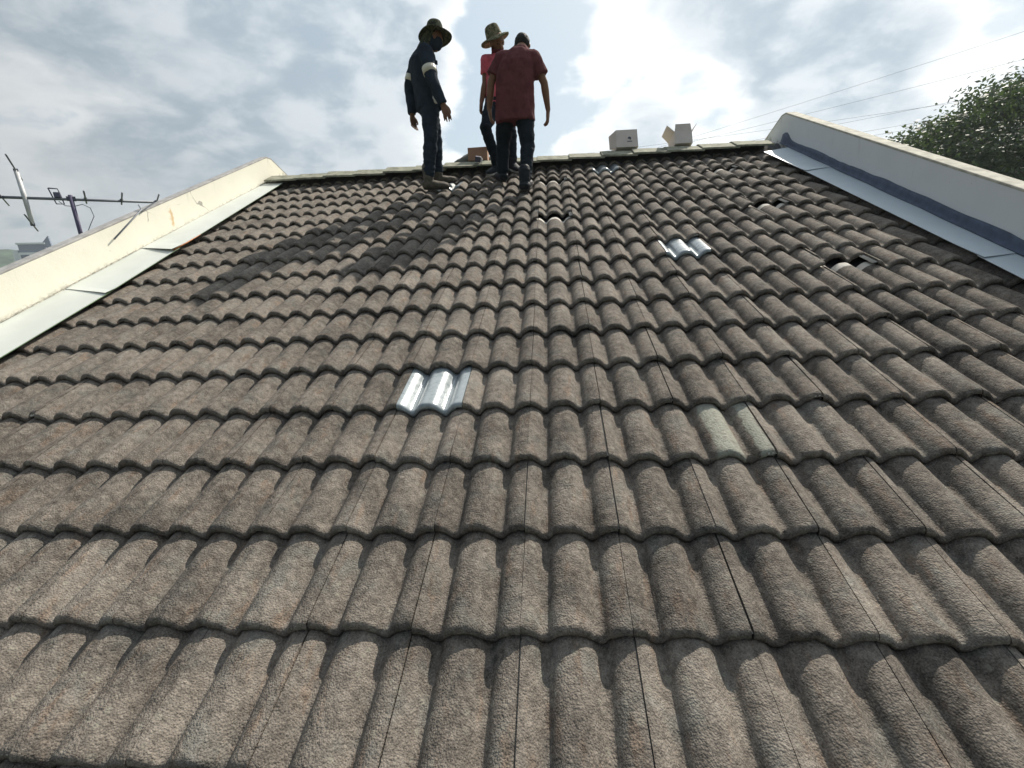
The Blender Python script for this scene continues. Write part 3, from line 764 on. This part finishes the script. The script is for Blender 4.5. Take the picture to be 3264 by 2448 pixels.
for q in (T_, B_, bl):
    mb = MB(); mb.tube([q - E_ * (.46 if q is not bl else .2), q + E_ * .34], 0.0062, 6); part('reflector_rod', mb, M['alu'], ant, True)
    mb = MB(); mb.box(q, (.03, .022, .02), Matrix((bd, E_, bd.cross(E_))).transposed()); part('rod_clip', mb, M['plastic'], ant)
mb = MB(); mb.tube([Vector((-4.158, 2.93, 6.66)), Vector((-4.13, 2.95, 6.625)), Vector((-4.09, 2.985, 6.620)), Vector((-4.045, 3.03, 6.640)), Vector((-4.01, 3.06, 6.61)), Vector((-4.005, 3.07, 6.54)), Vector((-4.03, 3.04, 6.47)), Vector((-4.05, 3.01, 6.40)), Vector((-4.06, 2.99, 6.2))], 0.0035, 6); part('coax_cable', mb, M['alu'], ant, True)
mb = MB(); mb.box((-3.905, 2.972, 6.12), (.36, .025, .025)); mb.box((-3.905, 2.972, 6.24), (.36, .025, .025)); part('wall_bracket', mb, M['plastic'], ant)
mb = MB(); mb.tube([Vector((-3.505, 2.70, 6.300)), Vector((-3.525, 3.065, 6.568)), Vector((-3.60, 3.13, 6.618))], 0.0062, 6)
tag(part('loose_rod', mb, M['alu'], None, True, origin=(-3.505, 2.70, 6.300)), 'thin grey metal rod hooked over the cream parapet coping', 'rod')

# ------------------------------------------------------------------ cartons on the ridge
M['carton'] = plain('cardboard_pale', (0.60, 0.54, 0.50), 0.9, 0.06, 9)
M['carton_in'] = plain('cardboard_brown', (0.40, 0.30, 0.21), 0.9, 0.06, 9)
M['carton_red'] = plain('cardboard_reddish', (0.36, 0.22, 0.15), 0.9, 0.10, 9)
M['ink'] = plain('printed_ink', (0.06, 0.07, 0.09), 0.8)
def carton(label, loc, w, d, h, rz, tilt, flaps, mat, logo=False):
    """open-topped carton; flaps = list of (side, length, opening angle from vertical)"""
    t = thing('carton', label, 'box', loc, None)
    t.rotation_euler = (tilt, 0, rz)
    th = 0.004
    def pc(name, mb, m, par=t):
        return link(name, mb.mesh(name), m, par)
    mb = MB(); mb.box((0, 0, th / 2), (w, d, th)); pc('base', mb, mat)
    for nm, c, s in (('front', (0, -d / 2 + th / 2, h / 2 + th), (w, th, h)), ('rear', (0, d / 2 - th / 2, h / 2 + th), (w, th, h)), ('side', (-w / 2 + th / 2, 0, h / 2 + th), (th, d - 2 * th, h)), ('side', (w / 2 - th / 2, 0, h / 2 + th), (th, d - 2 * th, h))):
        mb = MB(); mb.box(c, s); o = pc(nm + '_panel', mb, mat)
        if nm == 'front' and logo:
            mk = MB()
            n = 22; yy = -d / 2 - 0.0012
            cx, cz, r1 = 0.030, h * .50, 0.021
            ringp = [(cx + r1 * math.cos(2 * math.pi * k / n), cz + r1 * math.sin(2 * math.pi * k / n)) for k in range(n)]
            ringp = [(x_ + (0.012 if (x_ < cx and z_ < cz - .006) else 0), z_ + (.007 if (x_ < cx and z_ < cz - .006) else 0)) for x_, z_ in ringp]
            vs = [(x_, yy, z_) for x_, z_ in ringp] + [(x_, -d / 2 + .001, z_) for x_, z_ in ringp]
            mk.add(vs, [tuple(range(n))[::-1]] + [(k, (k + 1) % n, (k + 1) % n + n, k + n) for k in range(n)])
            pc('printed_emblem', mk, M['ink'], o)
            mk = MB()
            for k in range(5):
                mk.box((cx - .024 + k * .012, yy, h * .50 - .038), (.008 if k % 2 else .009, .002, .011))
            pc('printed_lettering', mk, M['ink'], o)
    for side, ln, ang in flaps:
        mb = MB(); ca, sa = math.cos(ang), math.sin(ang); z0 = h + th
        if side == 'hinge':              # flap hinged on the upright front-left edge
            a0, a1 = Vector((-w / 2 - .001, -d / 2, th)), Vector((-w / 2 - .001 - ln * sa, -d / 2 + ln * ca, th)); nn_ = Vector((ca, sa, 0)) * th
            vs = [q + Vector((0, 0, zz)) for q in (a0, a0 + nn_, a1, a1 + nn_) for zz in (0.0, h - .004)]
            vs[4] += Vector((0, 0, .02)); vs[6] += Vector((0, 0, .02)); vs[5] -= Vector((0, 0, .02)); vs[7] -= Vector((0, 0, .02))
        elif side in ('front', 'rear'):
            sg = -1 if side == 'front' else 1
            vs = []
            for x_ in (-w / 2 + .002, w / 2 - .002):
                ins = 0.012 if x_ < 0 else -0.012
                for (k, q) in ((0, 0), (ln, 1)):
                    for tt in (0, th): vs.append((x_ + (ins if q else 0), sg * (d / 2 - tt * ca) + sg * sa * k, z0 + ca * k + tt * sa))
        else:
            sg = -1 if side == 'left' else 1
            vs = []
            for y_ in (-d / 2 + .006, d / 2 - .006):
                ins = 0.012 if y_ < 0 else -0.012
                for (k, q) in ((0, 0), (ln, 1)):
                    for tt in (0, th): vs.append((sg * (w / 2 - tt * ca) + sg * sa * k, y_ + (ins if q else 0), z0 + ca * k + tt * sa))
        mb.add(vs, [(0, 1, 3, 2), (4, 6, 7, 5), (0, 4, 5, 1), (2, 3, 7, 6), (0, 2, 6, 4), (1, 5, 7, 3)])
        o = pc('flap', mb, mat)
        bmc = bmesh.new(); bmc.from_mesh(o.data); bmesh.ops.recalc_face_normals(bmc, faces=bmc.faces); bmc.to_mesh(o.data); bmc.free()
    return t
RZ = RIDGE.z + 0.085
carton('pale open carton with a dark printed emblem on its front, on the ridge', (1.045, RIDGE.y + .08, RZ - .036), 0.26, 0.27, 0.215, R(6), R(-20), (('hinge', .11, R(38)), ('rear', .10, R(70))), M['carton'], True)
carton('pale open carton with three raised flaps, on the ridge beside the right parapet', (1.715, RIDGE.y + .08, RZ - .036), 0.205, 0.25, 0.150, R(4), R(-20), (('front', .085, R(6)), ('left', .12, R(42)), ('right', .12, R(38)), ('rear', .09, R(50))), M['carton'], False)
carton('small reddish-brown carton on the ridge behind the men', (-0.785, RIDGE.y + .10, RZ - .02), 0.245, 0.22, 0.15, R(2), R(-8), (('rear', .06, R(80)),), M['carton_red'], False)
mb = MB(); mb.box((-0.752, 5.06, 7.175), (.070, .055, .062), Matrix.Rotation(R(12), 3, 'Y') @ Matrix.Rotation(R(22), 3, 'X'))
bx = thing('battery_pack', 'small black battery pack leaning on the reddish carton', 'battery', (-0.752, 5.06, 7.12))
bevel(part('case', mb, M['plastic'], bx), .006)
mb = MB(); mb.tube([(-.72, 5.06, 7.19), (-.70, 5.04, 7.17), (-.705, 5.02, 7.13), (-.73, 5.0, 7.09)], .005, 6); part('lead', mb, M['white_bar'], bx, True)
mb = MB()
mb.ell((-0.87, RIDGE.y + .34, RIDGE.z + .06), (.275, .20, .180)); mb.ell((-1.0, RIDGE.y + .34, RIDGE.z + .03), (.20, .17, .17)); mb.ell((-0.70, RIDGE.y + .32, RIDGE.z + .03), (.16, .14, .15))
M['tarp'] = plain('dark_tarpaulin', (0.085, 0.09, 0.075), 0.8, 0.3, 9, 0.4, 30)
o = part('tarpaulin_bundle', mb, M['tarp'], None, True, origin=(-.87, RIDGE.y + .34, RIDGE.z - .12)); remesh(o, .012, 3, .012, 11)
tag(o, 'dark rounded tarpaulin bundle behind the reddish carton', 'bundle')

# ------------------------------------------------------------------ people
M['skin'] = plain('skin', (0.20, 0.105, 0.065), 0.6, 0.12, 20)
def cloth(name, c, var=0.18, scale=14, bump=0.5):
    return plain(name, c, 0.95, var, scale, bump, 90, spec=0.1)
M['navy'] = cloth('navy_cotton', (0.026, 0.036, 0.050)); M['maroon'] = cloth('maroon_jersey', (0.125, 0.044, 0.048)); M['pink'] = cloth('coral_jersey', (0.56, 0.115, 0.145))
M['black_cotton'] = cloth('black_trousers', (0.020, 0.026, 0.034)); M['jeans'] = cloth('dark_jeans', (0.018, 0.024, 0.032)); M['grey_trouser'] = cloth('dark_grey_trousers', (0.045, 0.055, 0.065))
M['reflect'] = plain('pale_reflective_tape', (0.62, 0.58, 0.48), 0.5, 0.08)
M['boot_dusty'] = plain('dusty_boot', (0.105, 0.092, 0.075), 0.9, 0.3, 25, 0.4, 60); M['boot_black'] = plain('black_boot', (0.016, 0.02, 0.026), 0.7, 0.3, 25, 0.4, 60)
M['sole'] = plain('boot_sole', (0.05, 0.045, 0.04), 0.9); M['sole_white'] = plain('white_shoe_sole', (0.62, 0.60, 0.55), 0.8)
M['hair'] = plain('black_hair', (0.012, 0.012, 0.010), 0.7, 0.4, 60, 0.8, 220)
M['white_cloth'] = cloth('white_cloth', (0.68, 0.66, 0.62))
M['eye'] = plain('eye', (0.05, 0.04, 0.035), 0.2)
def camo(name, cs):
    m, t, b = material(name); pos = t.new('ShaderNodeNewGeometry').outputs['Position']
    n = t.noise(pos, 26.0, 2, 0.5); c = t.mix(t.step(n, .47, .50), cs[0], cs[1])
    n2 = t.noise(t.vmath('ADD', pos, (5, 3, 1)), 34.0, 2, 0.5); c = t.mix(t.step(n2, .56, .59), c, cs[2])
    t.put(b.inputs['Base Color'], c); b.inputs['Roughness'].default_value = .95; b.inputs['Specular IOR Level'].default_value = .1
    return m
M['camo_dark'] = camo('dark_camouflage_cotton', ((.045, .052, .034), (.085, .085, .055), (.030, .032, .026)))
M['camo_khaki'] = camo('khaki_camouflage_cotton', ((.13, .125, .075), (.21, .185, .125), (.07, .075, .045)))
UPV = Vector((0, 0, 1))
def flat(v): v = Vector((v.x, v.y, 0)); return v.normalized()

def hand(mb, wrist, tip, palm_normal, thumb_dir):
    wrist = Vector(wrist); tip = Vector(tip); d = (tip - wrist).normalized(); L = (tip - wrist).length
    pn = (palm_normal - d * palm_normal.dot(d)).normalized(); sd_ = (thumb_dir - d * thumb_dir.dot(d) - pn * thumb_dir.dot(pn)).normalized()
    pl = L * 0.54
    rings = []
    for k, (s, wd, tk) in enumerate(((-.03, .026, .020), (.10, .030, .017), (.45, .038, .015), (.80, .040, .0135), (1.0, .036, .011))):
        rings.append(mb.ring(wrist + d * pl * s, sd_, pn, wd, tk, 14, 2.6))
    mb.loft(rings)
    for i, (off, ln) in enumerate(((.027, .92), (.0095, 1.0), (-.0085, .95), (-.026, .76))):
        p0 = wrist + d * pl * .92 + sd_ * off; f = (L - pl) * ln
        curl = .16 + .05 * i
        p1 = p0 + (d + sd_ * off * 9.0) * f * .45 + pn * f * curl * .2; p2 = p1 + d * f * .32 + pn * f * curl * .7; p3 = p2 + d * f * .22 + pn * f * curl * .9
        mb.tube([p0, p1, p2, p3], [.0092, .0088, .0080, .0068], 8, True)
    t0 = wrist + d * pl * .22 + sd_ * .024
    mb.tube([t0, t0 + sd_ * .020 + d * .026 + pn * .006, t0 + sd_ * .026 + d * .054 + pn * .012, t0 + sd_ * .022 + d * .074 + pn * .016], [.0125, .0110, .0092, .0075], 8, True)

def head(mb, c, f, up, neck):
    """c centre of the skull, f facing direction, up crown direction"""
    c = Vector(c); f = f.normalized(); up = (up - f * up.dot(f)).normalized(); s = up.cross(f)
    rot = Matrix((s, f, up)).transposed()
    mb.ell(c + up * .018 - f * .008, (.073, .090, .088), rot, 20, 12)
    mb.ell(c - up * .045 + f * .022, (.056, .062, .062), rot, 16, 10)
    mb.ell(c - up * .088 + f * .050, (.026, .026, .020), rot)                                   # chin
    mb.tube([c + up * .012 + f * .074, c - up * .018 + f * .094, c - up * .026 + f * .088], [.008, .012, .011], 8, True)   # nose
    mb.tube([c + up * .022 + f * .074 - s * .040, c + up * .026 + f * .081, c + up * .022 + f * .074 + s * .040], [.009, .010, .009], 8, True)   # brow
    mb.tube([c - up * .056 + f * .070 - s * .022, c - up * .054 + f * .080, c - up * .056 + f * .070 + s * .022], [.006, .008, .006], 8, True)   # mouth
    for q in (-1, 1): mb.ell(c - up * .008 + s * q * .076 - f * .006, (.010, .020, .031), rot, 10, 8)
    mb.tube([Vector(neck), Vector(neck).lerp(c - up * .05, .5), c - up * .035 - f * .012], [.060, .054, .053], 12, True)
    return s

def limb(mb, pts, rad): mb.tube(pts, rad, 14, True)

def body(t, J, f, facef, headup, hands):
    mb = MB(); s = Vector((f.y, -f.x, 0)); g = {k: Vector(v) for k, v in J.items()}
    head(mb, g['head'], facef, headup, g['neck'])
    ax = s; rings = []
    for c, rx, ry in ((g['pelvis'] - UPV * .06, .10, .085), (g['pelvis'], .145, .105), (g['waist'], .125, .095), (g['chest'], .150, .110), (g['chest'].lerp(g['neck'], .6), .135, .085), (g['neck'] + UPV * .01, .060, .060)):
        rings.append(mb.ring(c, ax, f, rx, ry, 18, 2.3))
    mb.loft(rings)
    for q in 'RL':
        limb(mb, [g['sh' + q], g['sh' + q].lerp(g['el' + q], .5), g['el' + q], g['el' + q].lerp(g['wr' + q], .3), g['wr' + q]], [.052, .045, .038, .039, .025])
        mb.tube([g['chest'].lerp(g['neck'], .55), g['sh' + q]], [.075, .055], 14, True)
        limb(mb, [g['hip' + q], g['hip' + q].lerp(g['kn' + q], .5), g['kn' + q], g['kn' + q].lerp(g['an' + q], .3), g['an' + q]], [.080, .070, .052, .052, .036])
        hand(mb, g['wr' + q], g['tip' + q], *hands[q])
    o = part('body', mb, M['skin'], t, True); remesh(o, .0048, 2)
    e = facef.normalized(); upn = (headup - e * headup.dot(e)).normalized(); sd_ = upn.cross(e)
    for q in (-1, 1):
        mb = MB(); mb.ell(g['head'] + upn * .006 + e * .0735 + sd_ * q * .031, (.010, .008, .007)); part('eye', mb, M['eye'], o, True)
    return o

def trousers(t, J, f, mat, cuff, rad=(.098, .086, .071, .070, .062), seed=0):
    mb = MB(); s = Vector((f.y, -f.x, 0)); g = {k: Vector(v) for k, v in J.items()}
    rings = [mb.ring(c, s, f, rx, ry, 18, 2.4) for c, rx, ry in ((g['pelvis'] - UPV * .085, .10, .10), (g['pelvis'] - UPV * .03, .150, .122), (g['pelvis'] + UPV * .05, .150, .118), (g['waist'] - UPV * .02, .140, .110))]
    mb.loft(rings)
    for q in 'RL':
        h, k, a = g['hip' + q], g['kn' + q], g['an' + q]
        a2 = k.lerp(a, cuff)
        kb = k + (h - a).normalized().cross(s) * 0
        mb.tube([h + UPV * .02, h.lerp(k, .5), k, k.lerp(a2, .35), k.lerp(a2, .75), a2], [rad[0], rad[1], rad[2], rad[3], rad[4], rad[4] * 1.03], 16, True)
    o = part('trousers', mb, mat, t, True); remesh(o, .0075, 3, .0085, 13, seed, (1, 1, 1.9)); return o

def top(t, name, J, f, mat, hem, widths, sleeve, srad, seed=0, wr=.008, collar=True):
    """hem: list of ring centres with half widths from hem to neck"""
    mb = MB(); s = Vector((f.y, -f.x, 0)); g = {k: Vector(v) for k, v in J.items()}
    mb.loft([mb.ring(Vector(c), s, f, rx, ry, 22, 2.5) for c, rx, ry in widths])
    for q in 'RL':
        sh, el_, w_ = g['sh' + q], g['el' + q], g['wr' + q]
        mb.tube([g['chest'].lerp(g['neck'], .50), sh], [.088, srad[0] * 1.02], 16, True)
        if sleeve == 'long': mb.tube([sh, sh.lerp(el_, .5), el_, el_.lerp(w_, .5), el_.lerp(w_, .97)], [srad[0], srad[1], srad[2], srad[3], srad[4]], 16)
        else: mb.tube([sh, sh.lerp(el_, .45), sh.lerp(el_, sleeve)], [srad[0], srad[1], srad[2]], 16)
    if collar: mb.tube([g['neck'] - UPV * .02, g['neck'] + UPV * .03], [.074, .066], 16)
    o = part(name, mb, mat, t, True); remesh(o, .0078, 3, wr, 10, seed, (1.6, 1.6, .8)); return o

def boot(t, ank, dirv, mat, sole_mat, length=.27, shaft=.10, width=.046, slope=True):
    ank = Vector(ank); n = SLOPE @ Vector((0, 0, 1)) if slope else UPV
    d = Vector(dirv); d = (d - n * d.dot(n)).normalized(); s = d.cross(n)
    h = 0.085
    heel = ank - n * h - d * .065
    mb = MB()
    prof = ((-.005, .020, .075, .034), (.02, .006, .090, .042), (.07, .004, .098, .043), (.12, .004, .082, .044), (.17, .004, .066, .048), (.215, .005, .058, .047), (.25, .008, .048, .038), (.268, .014, .036, .022))
    rings = []
    for x_, z0_, z1_, w_ in prof:
        x_ *= length / .27
        rings.append(mb.ring(heel + d * x_ + n * (z0_ + z1_) / 2, s, n, w_ * width / .046, (z1_ - z0_) / 2, 16, 2.8))
    mb.loft(rings)
    mb.tube([ank - n * .03 - d * .0, ank + UPV * .02, ank + UPV * shaft], [.050, .055, .062], 14, True)
    o = part('boot', mb, mat, t, True); remesh(o, .0058, 2, .003, 30, 2)
    sm = MB(); rs = []
    for z_, k in ((-.006, 1.0), (.014, 1.04)):
        ring_ = []
        for j in range(24):
            a = 2 * math.pi * j / 24; xx = math.cos(a); yy = math.sin(a)
            wd = (.043 + .006 * xx) * width / .046
            ring_.append(heel + d * (length * .49 + xx * length * .515 * k) + s * yy * wd * k + n * z_)
        rs.append(ring_)
    sm.loft(rs); part('sole', sm, sole_mat, o)
    return o

def hat(t, c, nrm, crown_r, crown_h, brim_r, droop, mat, wob, seed):
    """bucket-crowned wide-brim hat: c is the centre of the brim plane"""
    c = Vector(c); n = Vector(nrm).normalized(); a = n.orthogonal().normalized(); b = n.cross(a)
    mb = MB(); K = 40; rings = []
    prof = [(crown_r * .22, crown_h * 1.0), (crown_r * .58, crown_h * .975), (crown_r * .80, crown_h * .88), (crown_r * .91, crown_h * .68), (crown_r * .98, crown_h * .38), (crown_r * 1.05, 0.0),
            (crown_r * 1.25, -droop * .12), (crown_r * 1.25 + (brim_r - crown_r * 1.25) * .5, -droop * .45), (brim_r, -droop), (brim_r + .002, -droop - .004),
            (brim_r - .004, -droop - .006), (crown_r * 1.25 + (brim_r - crown_r * 1.25) * .5, -droop * .45 - .005), (crown_r * 1.15, -droop * .12 - .005), (crown_r * .98, -.004), (crown_r * .94, crown_h * .5), (crown_r * .7, crown_h * .92)]
    for r_, z_ in prof:
        ring_ = []
        for k in range(K):
            th_ = 2 * math.pi * k / K
            ext = max(0, (r_ - crown_r * 1.05) / (brim_r - crown_r))
            zz = z_ + ext * wob * (math.sin(2 * th_ + seed) + .5 * math.sin(3 * th_ + seed * 2))
            rr = r_ * (1 + .012 * math.sin(5 * th_ + seed))
            ring_.append(c + (a * math.cos(th_) + b * math.sin(th_)) * rr + n * zz)
        rings.append(ring_)
    mb.loft(rings); o = part('hat', mb, mat, t, True)
    hb = MB(); hb.loft([hb.ring(c + n * z_, a, b, r_, r_, 32) for z_, r_ in ((.006, crown_r * 1.047), (.024, crown_r * 1.033))], False)
    part('hat_band', hb, mat, o, True); return o

# --- man in navy overalls
fA = flat(Vector((.82, .57, 0)))
A = dict(pelvis=(-1.160, 4.43, 7.615), waist=(-1.172, 4.42, 7.78), chest=(-1.178, 4.42, 8.00), neck=(-1.135, 4.425, 8.135), head=(-1.045, 4.44, 8.222),
         shR=(-1.118, 4.300, 8.060), elR=(-1.058, 4.225, 7.790), wrR=(-.957, 4.225, 7.545), tipR=(-.915, 4.225, 7.385),
         shL=(-1.268, 4.545, 8.075), elL=(-1.372, 4.53, 7.84), wrL=(-1.362, 4.48, 7.545), tipL=(-1.350, 4.47, 7.380),
         hipR=(-1.132, 4.365, 7.570), knR=(-1.146, 4.34, 7.266), anR=(-1.218, 4.365, 6.868), hipL=(-1.170, 4.49, 7.570), knL=(-1.140, 4.52, 7.29), anL=(-1.150, 4.535, 6.930))
pA = thing('person', 'person in navy overalls and wide-brim hat with a pale band on the sleeve', 'person', (-1.19, 4.42, 6.79), 'men standing on the roof')
body(pA, A, fA, Vector((.80, .42, -.42)), Vector((.38, .2, .9)), {'R': (Vector((-.3, 1, 0)), Vector((1, .1, 0))), 'L': (Vector((.8, -.6, 0)), Vector((.5, .8, 0)))})
trousers(pA, A, fA, M['navy'], .82, (.100, .090, .074, .074, .064), 1)
V = Vector
jk = top(pA, 'jacket', A, fA, M['navy'], None, ((V((-1.158, 4.43, 7.560)), .158, .128), (V((-1.162, 4.43, 7.66)), .156, .126), (V((-1.172, 4.42, 7.78)), .152, .122), (V((-1.18, 4.42, 7.92)), .162, .130), (V((-1.185, 4.42, 8.03)), .160, .125), (V((-1.165, 4.42, 8.10)), .125, .095), (V((-1.135, 4.425, 8.15)), .072, .070)), 'long', (.074, .069, .060, .054, .046), 1, .010)
for q in 'RL':
    sh, el_ = V(A['sh' + q]), V(A['el' + q])
    mb = MB(); mb.tube([sh.lerp(el_, .62), sh.lerp(el_, .84)], [.0735, .0700], 20); o = part('reflective_band', mb, M['reflect'], jk, True); o['label'] = 'pale reflective band on the sleeve'
mb = MB(); mb.box((-1.040, 4.37, 7.985), (.012, .070, .040), Matrix.Rotation(R(-35), 3, 'Z')); bevel(part('pocket_flap', mb, M['navy'], jk), .004)
hat(pA, (-1.028, 4.445, 8.246), (-.05, .20, .98), .090, .142, .172, .012, M['camo_dark'], .010, 1.2)
mb = MB(); mb.loft([mb.ring(V(c), V((.57, -.82, 0)), V((.82, .57, 0)), a_, b_, 18) for c, a_, b_ in (((-1.150, 4.425, 8.125), .094, .086), ((-1.120, 4.43, 8.175), .086, .082), ((-1.075, 4.44, 8.24), .086, .090), ((-1.060, 4.44, 8.28), .082, .086))])
o = part('neck_flap', mb, M['camo_dark'], pA, True); remesh(o, .008, 2, .005, 14, 3)
mb = MB(); fe = V((.80, .42, -.42)).normalized(); fu = V((.38, .2, .9)); fu = (fu - fe * fu.dot(fe)).normalized(); fs = fu.cross(fe)
mb.ell(V(A['head']) - fu * .030 + fe * .014, (.079, .092, .082), Matrix((fs, fe, fu)).transposed()); mb.tube([V(A['neck']), V(A['head']) - fu * .06], [.074, .068], 14, True)
o = part('face_cover', mb, M['navy'], pA, True); remesh(o, .007, 2, .004, 16, 4)
boot(pA, (-1.218, 4.365, 6.858), (1, -.02, 0), M['boot_dusty'], M['sole'], .285, .13, .056)
boot(pA, (-1.150, 4.535, 6.926), (.9, .45, 0), M['boot_dusty'], M['sole'], .275, .08, .050)
mb = MB(); rw = random.Random(9)
for k in range(5): mb.ell(V((-1.040, 4.275, 7.615)) + V((rw.uniform(-.016, .016), rw.uniform(-.012, .012), rw.uniform(-.026, .026))), (.020, .014, .022), Matrix.Rotation(rw.uniform(0, 3), 3, 'Y'))
o = part('crumpled_cloth', mb, M['white_cloth'], None, True, origin=(-1.04, 4.275, 7.58)); remesh(o, .005, 1, .004, 60)
tag(o, 'crumpled white cloth hanging at the hip of the man in navy', 'cloth')

# --- man in coral shirt and camouflage hat, behind
fB = flat(Vector((.45, -.89, 0)))
B = dict(pelvis=(-.465, 4.955, 7.700), waist=(-.458, 4.955, 7.83), chest=(-.450, 4.955, 8.05), neck=(-.440, 4.945, 8.200), head=(-.428, 4.905, 8.315),
         shR=(-.562, 4.905, 8.150), elR=(-.590, 4.905, 7.930), wrR=(-.645, 4.88, 7.735), tipR=(-.666, 4.875, 7.590),
         shL=(-.325, 5.03, 8.150), elL=(-.262, 5.03, 7.92), wrL=(-.285, 4.93, 7.73), tipL=(-.30, 4.88, 7.60),
         hipR=(-.535, 4.93, 7.665), knR=(-.598, 4.735, 7.425), anR=(-.505, 4.90, 7.075), hipL=(-.390, 4.985, 7.665), knL=(-.325, 4.915, 7.390), anL=(-.330, 4.965, 7.100))
pB = thing('person', 'person in coral red shirt and khaki camouflage hat, half hidden behind another', 'person', (-.43, 4.93, 7.0), 'men standing on the roof')
body(pB, B, fB, Vector((.50, -.72, -.50)), Vector((-.05, -.40, .91)), {'R': (Vector((.9, -.2, 0)), Vector((.4, -.9, 0))), 'L': (Vector((-.9, -.2, 0)), Vector((.2, -.9, 0)))})
trousers(pB, B, fB, M['jeans'], .94, (.092, .082, .066, .064, .058), 5)
top(pB, 'shirt', B, fB, M['pink'], None, ((V((-.465, 4.955, 7.655)), .150, .120), (V((-.46, 4.955, 7.80)), .148, .116), (V((-.453, 4.955, 7.95)), .150, .118), (V((-.45, 4.955, 8.08)), .148, .112), (V((-.445, 4.95, 8.16)), .115, .085), (V((-.44, 4.945, 8.215)), .068, .066)), .62, (.066, .064, .064), 3, .007, False)
mb = MB(); mb.tube([(-.440, 4.945, 8.19), (-.436, 4.93, 8.235), (-.432, 4.905, 8.268)], [.070, .066, .072], 16); o = part('neck_gaiter', mb, cloth('maroon_gaiter', (.12, .03, .035)), pB, True); remesh(o, .007, 2, .005, 20)
hat(pB, (-.458, 4.905, 8.366), (-.30, -.20, .93), .088, .125, .165, .026, M['camo_khaki'], .014, 2.6)
boot(pB, (-.505, 4.895, 7.070), (-.55, -.80, 0), M['boot_black'], M['sole_white'], .25, .03, .044)
boot(pB, (-.330, 4.960, 7.094), (.45, -.85, 0), M['boot_black'], M['sole_white'], .25, .03, .044)

# --- man in maroon shirt seen from behind
fC = flat(Vector((-.05, 1, 0)))
C = dict(pelvis=(-.225, 4.235, 7.455), waist=(-.215, 4.225, 7.60), chest=(-.190, 4.225, 7.83), neck=(-.155, 4.285, 7.975), head=(-.131, 4.405, 8.060),
         shR=(-.020, 4.235, 7.885), elR=(.082, 4.235, 7.660), wrR=(.113, 4.29, 7.430), tipR=(.102, 4.34, 7.285),
         shL=(-.335, 4.235, 7.900), elL=(-.452, 4.225, 7.700), wrL=(-.488, 4.25, 7.475), tipL=(-.478, 4.29, 7.335),
         hipR=(-.130, 4.235, 7.415), knR=(-.106, 4.21, 7.085), anR=(-.143, 4.095, 6.755), hipL=(-.325, 4.24, 7.415), knL=(-.378, 4.385, 7.165), anL=(-.405, 4.470, 6.910))
pC = thing('person', 'person in long maroon shirt seen from behind with bowed head', 'person', (-.25, 4.25, 6.70), 'men standing on the roof')
bo = body(pC, C, fC, Vector((0, .72, -.69)), Vector((.02, .69, .72)), {'R': (Vector((-.9, .3, 0)), Vector((0, 1, 0))), 'L': (Vector((.9, .3, 0)), Vector((0, 1, 0)))})
trousers(pC, C, fC, M['jeans'], .95, (.098, .088, .073, .070, .063), 9)
top(pC, 'shirt', C, fC, M['maroon'], None, ((V((-.226, 4.24, 7.325)), .204, .150), (V((-.225, 4.24, 7.40)), .203, .150), (V((-.218, 4.23, 7.56)), .196, .142), (V((-.205, 4.225, 7.74)), .192, .138), (V((-.185, 4.225, 7.85)), .178, .128), (V((-.172, 4.245, 7.93)), .140, .102), (V((-.155, 4.285, 8.005)), .080, .072)), .72, (.070, .076, .080), 7, .009, True)
mb = MB(); e = V((0, .72, -.69)).normalized(); upn = V((.02, .69, .72)).normalized(); sd_ = upn.cross(e)
mb.ell(V(C['head']) + upn * .022 - e * .016, (.079, .093, .091), Matrix((sd_, e, upn)).transposed(), 22, 14)
o = part('hair', mb, M['hair'], pC, True); remesh(o, .006, 1, .004, 40)
boot(pC, (-.143, 4.050, 6.734), (.10, 1, 0), M['boot_black'], M['sole'], .28, .10, .062)
boot(pC, (-.405, 4.465, 6.903), (-.35, .95, 0), M['boot_black'], M['sole'], .28, .11, .052)

# ------------------------------------------------------------------ haze
HAZE = True
if HAZE:
    mb = MB(); mb.box((-100, 250, 44), (1640, 1540, 90)); hz = part('haze', mb, None); hz['kind'] = 'stuff'
    m = bpy.data.materials.new('haze_air'); m.use_nodes = True; nt = m.node_tree; nt.nodes.clear()
    mo = nt.nodes.new('ShaderNodeOutputMaterial'); pv = nt.nodes.new('ShaderNodeVolumePrincipled')
    pv.inputs['Color'].default_value = (0.80, 0.88, 0.95, 1); pv.inputs['Density'].default_value = 0.0005; pv.inputs['Anisotropy'].default_value = 0.2
    nt.links.new(pv.outputs[0], mo.inputs['Volume']); hz.data.materials.append(m)
    hz.display_type = 'WIRE'
